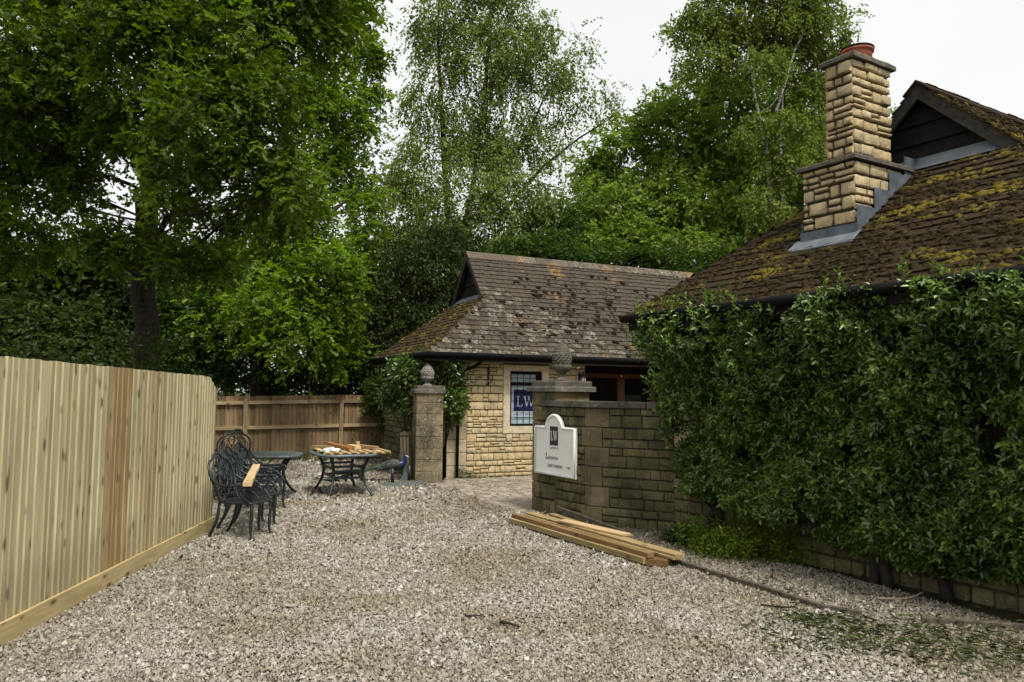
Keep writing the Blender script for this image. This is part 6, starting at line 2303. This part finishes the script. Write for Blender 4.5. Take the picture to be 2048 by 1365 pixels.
def bush(name, label, cat, clumps, mat, leaf, n_twigs, kl, tl, lsize, lwid, base, droop=0.0, group=None, stems=5, sub=9, sig=0.3, up=0.7):
    root = empty(name, (base[0], base[1], 0), 0, label, cat, group)
    off = Vector((base[0], base[1], 0))
    g = random.Random(len(clumps) + int(base[0] * 10))
    mb = MB()
    for c in clumps:
        for k in range(stems):
            e = Vector(c[0]) + Vector((g.uniform(-1, 1) * c[1][0], g.uniform(-1, 1) * c[1][1], g.uniform(-0.3, 0.8) * c[1][2])) * 0.8 - off
            s = Vector((Vector(c[0]).x - off.x, Vector(c[0]).y - off.y, 0)) * 0.35
            pts = curve_pts(s, e, 4, 0.08, 0.1, g)
            L = (e - s).length
            mb.tube(pts, [max(0.004, 0.012 * L) * (1 - 0.7 * i / 4) for i in range(5)], 5)
    mb.build('stem', M['twig'], root)
    b, a, nm, rn, *_ = sprays(clumps, n_twigs, kl, tl, droop, sub=sub, sig=sig, up=up)
    b[:, 2] = np.maximum(b[:, 2], 0.03)
    link('foliage', leaves_mesh('foliage', b - np.array(off), a, nm, lsize * np.exp(nr.normal(0, 0.2, len(b))), np.full(len(b), lwid), leaf, M[mat], rn), root)
    return root


# low golden green shrub at the wall foot
cl_ = [((2.22, 8.86, 0.16), (0.26, 0.24, 0.17)), ((2.52, 8.55, 0.19), (0.30, 0.26, 0.2)), ((2.82, 8.42, 0.2), (0.28, 0.24, 0.19)), ((2.36, 8.5, 0.1), (0.24, 0.2, 0.12)), ((3.0, 8.2, 0.14), (0.22, 0.18, 0.13))]
bush('low_shrub', 'low spreading yellow green shrub on the gravel at the foot of the climber', 'shrub', cl_, 'shrub_leaf', LEAF4, 900, 11, 0.14, 0.036, 0.42, (2.6, 8.6), 0.1, up=1.0)
cl_ = [((2.02, 9.22, 0.10), (0.16, 0.14, 0.11)), ((2.12, 9.05, 0.08), (0.14, 0.12, 0.09))]
bush('low_shrub', 'small dark green shrub in the corner by the end of the sign wall', 'shrub', cl_, 'dark_leaf', LEAF4, 260, 9, 0.1, 0.034, 0.45, (2.06, 9.14), 0.1)
# climber on the cottage corner
bush('climbing_plant', 'leafy bright green climber on the cottage corner behind the far gate pillar', 'climber', px_clumps([(862, 748, 15.95, 42, 26), (898, 775, 15.85, 24, 42), (820, 752, 16.3, 36, 26), (785, 796, 16.6, 22, 12), (908, 805, 15.8, 13, 20), (880, 728, 15.8, 30, 14), (845, 790, 16.0, 22, 26)]),
     'climb_leaf', LEAF6, 2400, 8, 0.22, 0.085, 0.5, (-1.7, 16.0), 0.15, sub=8)
# weeds at the foot of the old fence and the cottage corner
bush('weeds', 'low green weeds growing along the foot of the old brown fence', 'weeds', [((x, 18.5 + (x + 7.9) * 0.396 - 0.25, 0.07), (0.3, 0.12, 0.09)) for x in np.arange(-6.2, -3.3, 0.42)], 'under_leaf', LEAF4, 500, 7, 0.12, 0.05, 0.3, (-4.8, 19.4), -0.3)
bush('weeds', 'small weeds at the cottage corner by the downpipe', 'weeds', [(tuple(COTM @ Vector((0.85, 0.28, 0.07))), (0.12, 0.07, 0.10)), (tuple(COTM @ Vector((1.15, 0.30, 0.03))), (0.16, 0.06, 0.05))], 'under_leaf', LEAF4, 90, 7, 0.08, 0.035, 0.3, tuple((COTM @ Vector((0.9, 0.3, 0)))[:2]), -0.3)

# ================================================================== TREES
T = lambda rows, df=0.8: px_clumps(rows, df)
tp = lambda px, py, Y: tuple(at(px, py, Y))


def g0(px, Y):
    p = at(px, 800, Y)
    return (p.x, p.y, -0.1)


# hedge behind the new fence
bush('hedge', 'dark dense hedge showing above the top of the new fence', 'hedge', [((-5.3 - 0.10 * (y - 5), y, 1.35), (0.55, 0.62, 1.15)) for y in np.arange(5.0, 13.5, 0.7)], 'dark_leaf', LEAF4, 3600, 8, 0.2, 0.075, 0.5, (-5.6, 9.0), 0.1, sub=12, sig=0.34)

oak_rows = [(60, -60, 12, 150, 120), (220, -80, 11, 150, 130), (400, -60, 11, 160, 130), (560, -40, 12, 140, 110), (670, -30, 13, 80, 80),
            (30, 90, 11, 120, 90), (170, 70, 12, 120, 80), (320, 90, 10.5, 140, 100), (480, 100, 10.5, 120, 100), (600, 95, 12, 95, 85),
            (20, 220, 13, 90, 80), (300, 195, 11, 110, 80), (420, 230, 10, 110, 90), (540, 230, 10.5, 90, 85), (590, 330, 10.5, 62, 62),
            (490, 340, 11, 80, 62), (400, 325, 12, 60, 50), (60, 315, 13, 90, 50), (170, 300, 13, 60, 40), (250, 290, 12.5, 50, 40),
            (40, 480, 14, 90, 50), (100, 395, 13.5, 50, 26, 0.5), (215, 430, 13.5, 40, 22, 0.4), (20, 150, 12, 80, 50), (110, 240, 12.5, 60, 34, 0.8), (60, 210, 12, 80, 60), (130, 330, 12.5, 70, 40), (200, 240, 12, 60, 50), (60, 370, 13, 60, 40), (160, 420, 13, 40, 26, 0.6), (340, 385, 12, 45, 40), (308, 360, 10.5, 34, 38), (555, 415, 11, 50, 45), (600, 385, 10, 46, 36),
            (450, 420, 13, 70, 45), (270, 480, 12, 80, 28), (190, 490, 12, 60, 28), (400, 500, 12, 90, 38), (345, 530, 11.5, 36, 34, 0.6), (150, 190, 12, 60, 45, 0.7), (20, 400, 14, 40, 40)]
tree('oak_tree', 'large dark oak overhanging the new fence, thick trunk left of the second oak', 'tree',
     [([g0(288, 14), tp(289, 720, 14), tp(291, 560, 14), tp(296, 440, 14), tp(312, 300, 13.8), tp(345, 120, 13.4), tp(380, -120, 13)], [0.25, 0.21, 0.20, 0.19, 0.16, 0.12, 0.06]),
      ([tp(312, 300, 13.8), tp(380, 200, 12.6), tp(480, 120, 11.6), tp(580, 60, 11.6)], [0.10, 0.085, 0.06, 0.03]),
      ([tp(300, 350, 13.9), tp(220, 250, 13), tp(120, 150, 12.2), tp(40, 90, 11.6)], [0.10, 0.08, 0.06, 0.03])],
     T(oak_rows, 0.9), 'oak_leaf', LEAFOAK, 9400, 8, 0.34, 0.108, 0.62, droop=0.35, limb=0.03, twigs=900, sub=10, sig=0.27, seed=3)

tree('oak_tree', 'second oak with slimmer trunk and bright green sprays, behind the first one', 'tree',
     [([g0(516, 21), tp(517, 740, 21), tp(520, 600, 21), tp(528, 450, 21), tp(560, 300, 21), tp(620, 120, 21), tp(650, 0, 21)], [0.25, 0.22, 0.21, 0.19, 0.15, 0.09, 0.04]),
      ([tp(528, 450, 21), tp(590, 465, 20.4), tp(660, 430, 20.6), tp(720, 375, 21)], [0.09, 0.075, 0.05, 0.02])],
     T([(690, 40, 21, 50, 50), (715, 150, 22, 55, 50), (660, 180, 21, 60, 60), (600, 200, 22, 60, 50), (700, 245, 22, 55, 40), (735, 110, 22, 26, 34), (650, 300, 22, 60, 40), (690, 350, 22, 55, 40), (610, 455, 20, 70, 45),
        (560, 500, 20, 90, 50), (640, 540, 19.5, 80, 50), (580, 600, 19, 100, 60), (665, 600, 19.5, 60, 45), (600, 680, 19, 90, 55), (665, 690, 20, 50, 50), (520, 640, 20, 60, 50), (725, 440, 22, 34, 60), (500, 560, 21, 80, 50), (450, 620, 21, 60, 50), (450, 690, 21, 70, 50), (700, 520, 21.5, 30, 50), (740, 560, 22, 20, 40)]),
     'oak2_leaf', LEAFOAK, 4300, 8, 0.42, 0.145, 0.62, droop=0.2, limb=0.03, twigs=400, sub=9, sig=0.27, seed=4)

tree('holly_tree', 'dark evergreen undergrowth tree at the far left behind the hedge', 'tree', [([g0(80, 20), tp(82, 600, 20), tp(90, 480, 20)], [0.12, 0.09, 0.03])],
     T([(40, 560, 20, 110, 80), (160, 575, 20, 90, 70), (40, 660, 19, 110, 60), (160, 680, 19, 90, 60), (230, 600, 20.5, 60, 70), (-60, 600, 20, 80, 120)]), 'dark_leaf', LEAF4, 3800, 9, 0.4, 0.150, 0.6, seed=5, twigs=0)
tree('hazel_tree', 'mid green hazel between the two oak trunks', 'tree', [([g0(380, 22), tp(378, 650, 22), tp(370, 520, 22)], [0.10, 0.07, 0.03])],
     T([(370, 570, 22, 80, 70), (390, 655, 21.5, 80, 60), (320, 640, 22, 60, 60), (420, 540, 22.5, 60, 50), (300, 560, 22.5, 50, 60), (340, 720, 21, 90, 40), (250, 700, 21, 60, 50)]), 'under_leaf', LEAF4, 2600, 8, 0.4, 0.140, 0.65, seed=6, twigs=60)
tree('elder_bush', 'dark bushes leaning over the old brown fence', 'bush', [([g0(620, 21), tp(620, 780, 21), tp(625, 720, 21)], [0.07, 0.06, 0.03])],
     T([(480, 755, 21.5, 60, 40), (560, 745, 21.5, 70, 45), (650, 745, 21.5, 70, 45), (730, 745, 21.2, 50, 50), (760, 800, 20.3, 14, 44, 2.0), (740, 790, 20.8, 26, 20)]), 'under_leaf', LEAF4, 2000, 8, 0.35, 0.10, 0.6, seed=8, twigs=60)

tree('birch_tree', 'tall airy silver birch with fine drooping twigs behind the cottage', 'tree',
     [([g0(905, 26), tp(905, 600, 26), tp(895, 420, 26), tp(884, 240, 26), tp(876, 60, 26), tp(880, -80, 26)], [0.20, 0.16, 0.12, 0.085, 0.05, 0.02]),
      ([tp(905, 560, 26), tp(945, 380, 26), tp(968, 200, 26), tp(985, 20, 26), tp(1000, -90, 26)], [0.13, 0.10, 0.075, 0.045, 0.02]),
      ([tp(925, 470, 26), tp(1010, 350, 26), tp(1060, 260, 26), tp(1110, 150, 26)], [0.09, 0.07, 0.045, 0.02]),
      ([tp(1000, 430, 26), tp(1090, 330, 26), tp(1160, 275, 26), tp(1225, 235, 26)], [0.07, 0.05, 0.03, 0.012])],
     T([(850, 55, 26, 36, 60), (895, 20, 26, 40, 60), (880, 130, 26, 55, 60), (850, 200, 26, 45, 55), (985, 20, 26, 60, 70), (950, 110, 26, 65, 70), (1040, 90, 26, 65, 65), (1090, 60, 26, 40, 45, 0.8), (1020, 190, 26, 75, 65), (930, 210, 26, 70, 65),
        (1105, 150, 26, 55, 55, 0.8), (1165, 105, 26, 26, 40, 0.5), (1160, 200, 26, 45, 42, 0.55), (1215, 180, 26, 24, 34, 0.45), (1225, 235, 26, 26, 20, 0.4), (1110, 250, 26, 50, 40, 0.5), (870, 290, 25.5, 65, 60), (960, 300, 25.5, 85, 60), (1050, 300, 25.5, 60, 55, 0.8), (1120, 320, 25.5, 40, 34, 0.4),
        (840, 370, 25, 60, 65), (930, 390, 24.5, 90, 65), (1030, 395, 25, 75, 55), (880, 460, 24.5, 85, 70), (975, 475, 24.5, 85, 50), (1070, 460, 25, 55, 50), (800, 320, 25, 40, 60, 0.8), (790, 440, 24.5, 45, 70), (960, -60, 26, 120, 60), (1095, 400, 25.5, 40, 50, 0.6)]),
     'birch_leaf', LEAF4, 8200, 9, 0.6, 0.105, 0.62, droop=0.9, limb=0.022, twigs=800, sub=12, sig=0.24, seed=9, leafdroop=0.5)
tree('birch_tree', 'dark weeping birch hanging down over the left end of the cottage roof', 'tree', [([g0(830, 22.5), tp(832, 700, 22.5), tp(838, 560, 22.5), tp(850, 440, 22.5)], [0.13, 0.10, 0.07, 0.03])],
     T([(800, 540, 22, 75, 70), (870, 550, 22, 65, 70), (770, 620, 21.5, 60, 70), (840, 640, 21.5, 70, 55), (735, 690, 21.5, 45, 55), (905, 480, 22.5, 50, 40), (790, 710, 21, 60, 50), (700, 640, 22.5, 40, 60), (730, 540, 22.5, 35, 60), (880, 600, 22, 40, 40)]), 'dark_leaf', LEAF4, 5000, 10, 0.5, 0.100, 0.5, droop=0.9, twigs=500, sub=11, sig=0.26, seed=10, leafdroop=0.6)
tree('hornbeam_tree', 'broad fresh green hornbeam filling the middle behind the roofs', 'tree',
     [([g0(1400, 31), tp(1400, 600, 31), tp(1395, 400, 31), tp(1385, 250, 31)], [0.22, 0.18, 0.12, 0.04])],
     T([(1255, 330, 30, 75, 70), (1340, 265, 30, 80, 70), (1425, 290, 30, 95, 75), (1300, 420, 29, 90, 65), (1420, 410, 29, 105, 70), (1520, 370, 30, 95, 85), (1200, 420, 29, 60, 60), (1250, 500, 28, 85, 45), (1380, 510, 28, 95, 40), (1560, 290, 31, 85, 85), (1605, 400, 30, 75, 75), (1195, 345, 31, 36, 40),
        (1480, 215, 31, 75, 55), (1385, 195, 31, 45, 42), (1620, 220, 32, 65, 55), (1180, 480, 29, 50, 40), (1500, 470, 29, 80, 50), (1600, 480, 30, 60, 50), (1325, 215, 31, 30, 30)]),
     'horn_leaf', LEAF4, 9500, 10, 0.55, 0.160, 0.62, droop=0.15, limb=0.02, twigs=500, sub=12, sig=0.27, seed=11)
tree('birch_tree', 'tall white-stemmed birch rising left of the chimney', 'tree',
     [([g0(1548, 27), tp(1547, 520, 27), tp(1545, 420, 27), tp(1530, 290, 27), tp(1505, 170, 27), tp(1492, 60, 27), tp(1480, -90, 27)], [0.11, 0.095, 0.085, 0.065, 0.05, 0.033, 0.014]),
      ([tp(1530, 290, 27), tp(1560, 200, 26.6), tp(1590, 100, 26.6), tp(1640, 0, 26.6), tp(1660, -80, 26.6)], [0.052, 0.043, 0.032, 0.02, 0.01]),
      ([g0(1566, 27.5), tp(1566, 440, 27.5), tp(1562, 300, 27.5), tp(1566, 180, 27.5), tp(1600, 40, 27.5)], [0.075, 0.06, 0.05, 0.036, 0.02]),
      ([tp(1512, 230, 27), tp(1540, 215, 26.2), tp(1556, 195, 26)], [0.035, 0.028, 0.012])],
     T([(1450, 25, 27, 75, 50), (1540, 10, 27, 90, 60), (1640, 10, 27, 70, 60), (1400, 50, 27, 45, 40, 0.8), (1352, 80, 27, 22, 32, 0.6), (1425, 120, 27, 60, 42, 0.8), (1570, 110, 27.6, 75, 55), (1660, 100, 27.6, 45, 50), (1470, 150, 27.5, 40, 40, 0.6), (1610, 200, 27.8, 55, 55), (1640, 290, 27.8, 36, 50),
        (1520, -90, 27, 150, 70), (1695, 50, 27, 22, 32, 0.6), (1620, 340, 27.6, 40, 50), (1365, 130, 27, 22, 24, 0.5), (1500, 250, 26.2, 40, 36, 0.7), (1560, 330, 26.2, 46, 50, 0.8), (1530, 410, 26.2, 50, 36, 0.8), (1580, 250, 26.2, 40, 40, 0.8), (1540, 130, 26.2, 50, 40, 0.7), (1500, 70, 27.6, 60, 50)]),
     'birch2_leaf', LEAF4, 6800, 9, 0.5, 0.120, 0.62, 'birch', droop=0.9, limb=0.02, twigs=500, sub=11, sig=0.25, seed=12, leafdroop=0.5)
tree('hawthorn_tree', 'dark low thorn tree right behind the cottage ridge', 'tree', [([g0(1180, 24), tp(1180, 600, 24), tp(1175, 520, 24)], [0.10, 0.08, 0.03])],
     T([(1120, 500, 24, 70, 36), (1050, 515, 24, 70, 28), (1210, 520, 24, 70, 26), (1300, 525, 24, 70, 24), (1000, 540, 23.5, 60, 30), (1400, 540, 24.5, 70, 26), (1490, 520, 25, 60, 36), (1580, 520, 25, 60, 50), (1100, 440, 25, 40, 40)]), 'under_leaf', LEAF4, 3400, 9, 0.4, 0.125, 0.55, droop=0.2, twigs=250, seed=13)
tree('ash_tree', 'distant tree top peeping out between chimney and gablet', 'tree', [([g0(1795, 30), tp(1793, 400, 30), tp(1790, 230, 30)], [0.15, 0.1, 0.03])], T([(1793, 245, 30, 22, 34), (1800, 300, 30, 26, 40), (1785, 340, 30, 40, 50), (1812, 215, 30, 6, 10, 0.5)]), 'horn_leaf', LEAF4, 260, 8, 0.5, 0.12, 0.6, seed=14, twigs=20)

# the wood beyond, one mass
rows = []
for px_ in range(-420, 1960, 85):
    top = 500 if px_ > 330 else 560
    rows.append((px_, top + 110 + rng.uniform(-25, 25), 40 + rng.uniform(-3, 3), 85, 130))
    rows.append((px_ + 40, top + 30 + rng.uniform(-25, 25), 42 + rng.uniform(-3, 3), 60, 60))
for px_ in range(-300, 1000, 80):
    rows.append((px_, 740, 34 + rng.uniform(-2, 2), 80, 60))
for (a, b, rx, ry) in ((640, 380, 90, 110), (560, 420, 70, 80), (760, 430, 60, 90), (720, 330, 40, 60), (1250, 380, 90, 70), (1150, 430, 80, 80), (1500, 330, 120, 90)):
    rows.append((a, b, 40, rx, ry))
b_, a_, n__, r__, *_ = sprays(px_clumps(rows, 0.6), 7000, 9, 0.9, 0.2, sub=12, sig=0.3)
tag(link('far_wood', leaves_mesh('far_wood', b_, a_, n__, 0.26 * np.exp(nr.normal(0, 0.2, len(b_))), np.full(len(b_), 0.6), LEAF4, M['under_leaf'], r__)), kind='stuff')
print('triangles', sum(sum(len(p.vertices) - 2 for p in o.data.polygons) if len(o.data.polygons) < 5000 else len(o.data.polygons) for o in sc.objects if o.type == 'MESH'), 'objects', len(sc.objects))
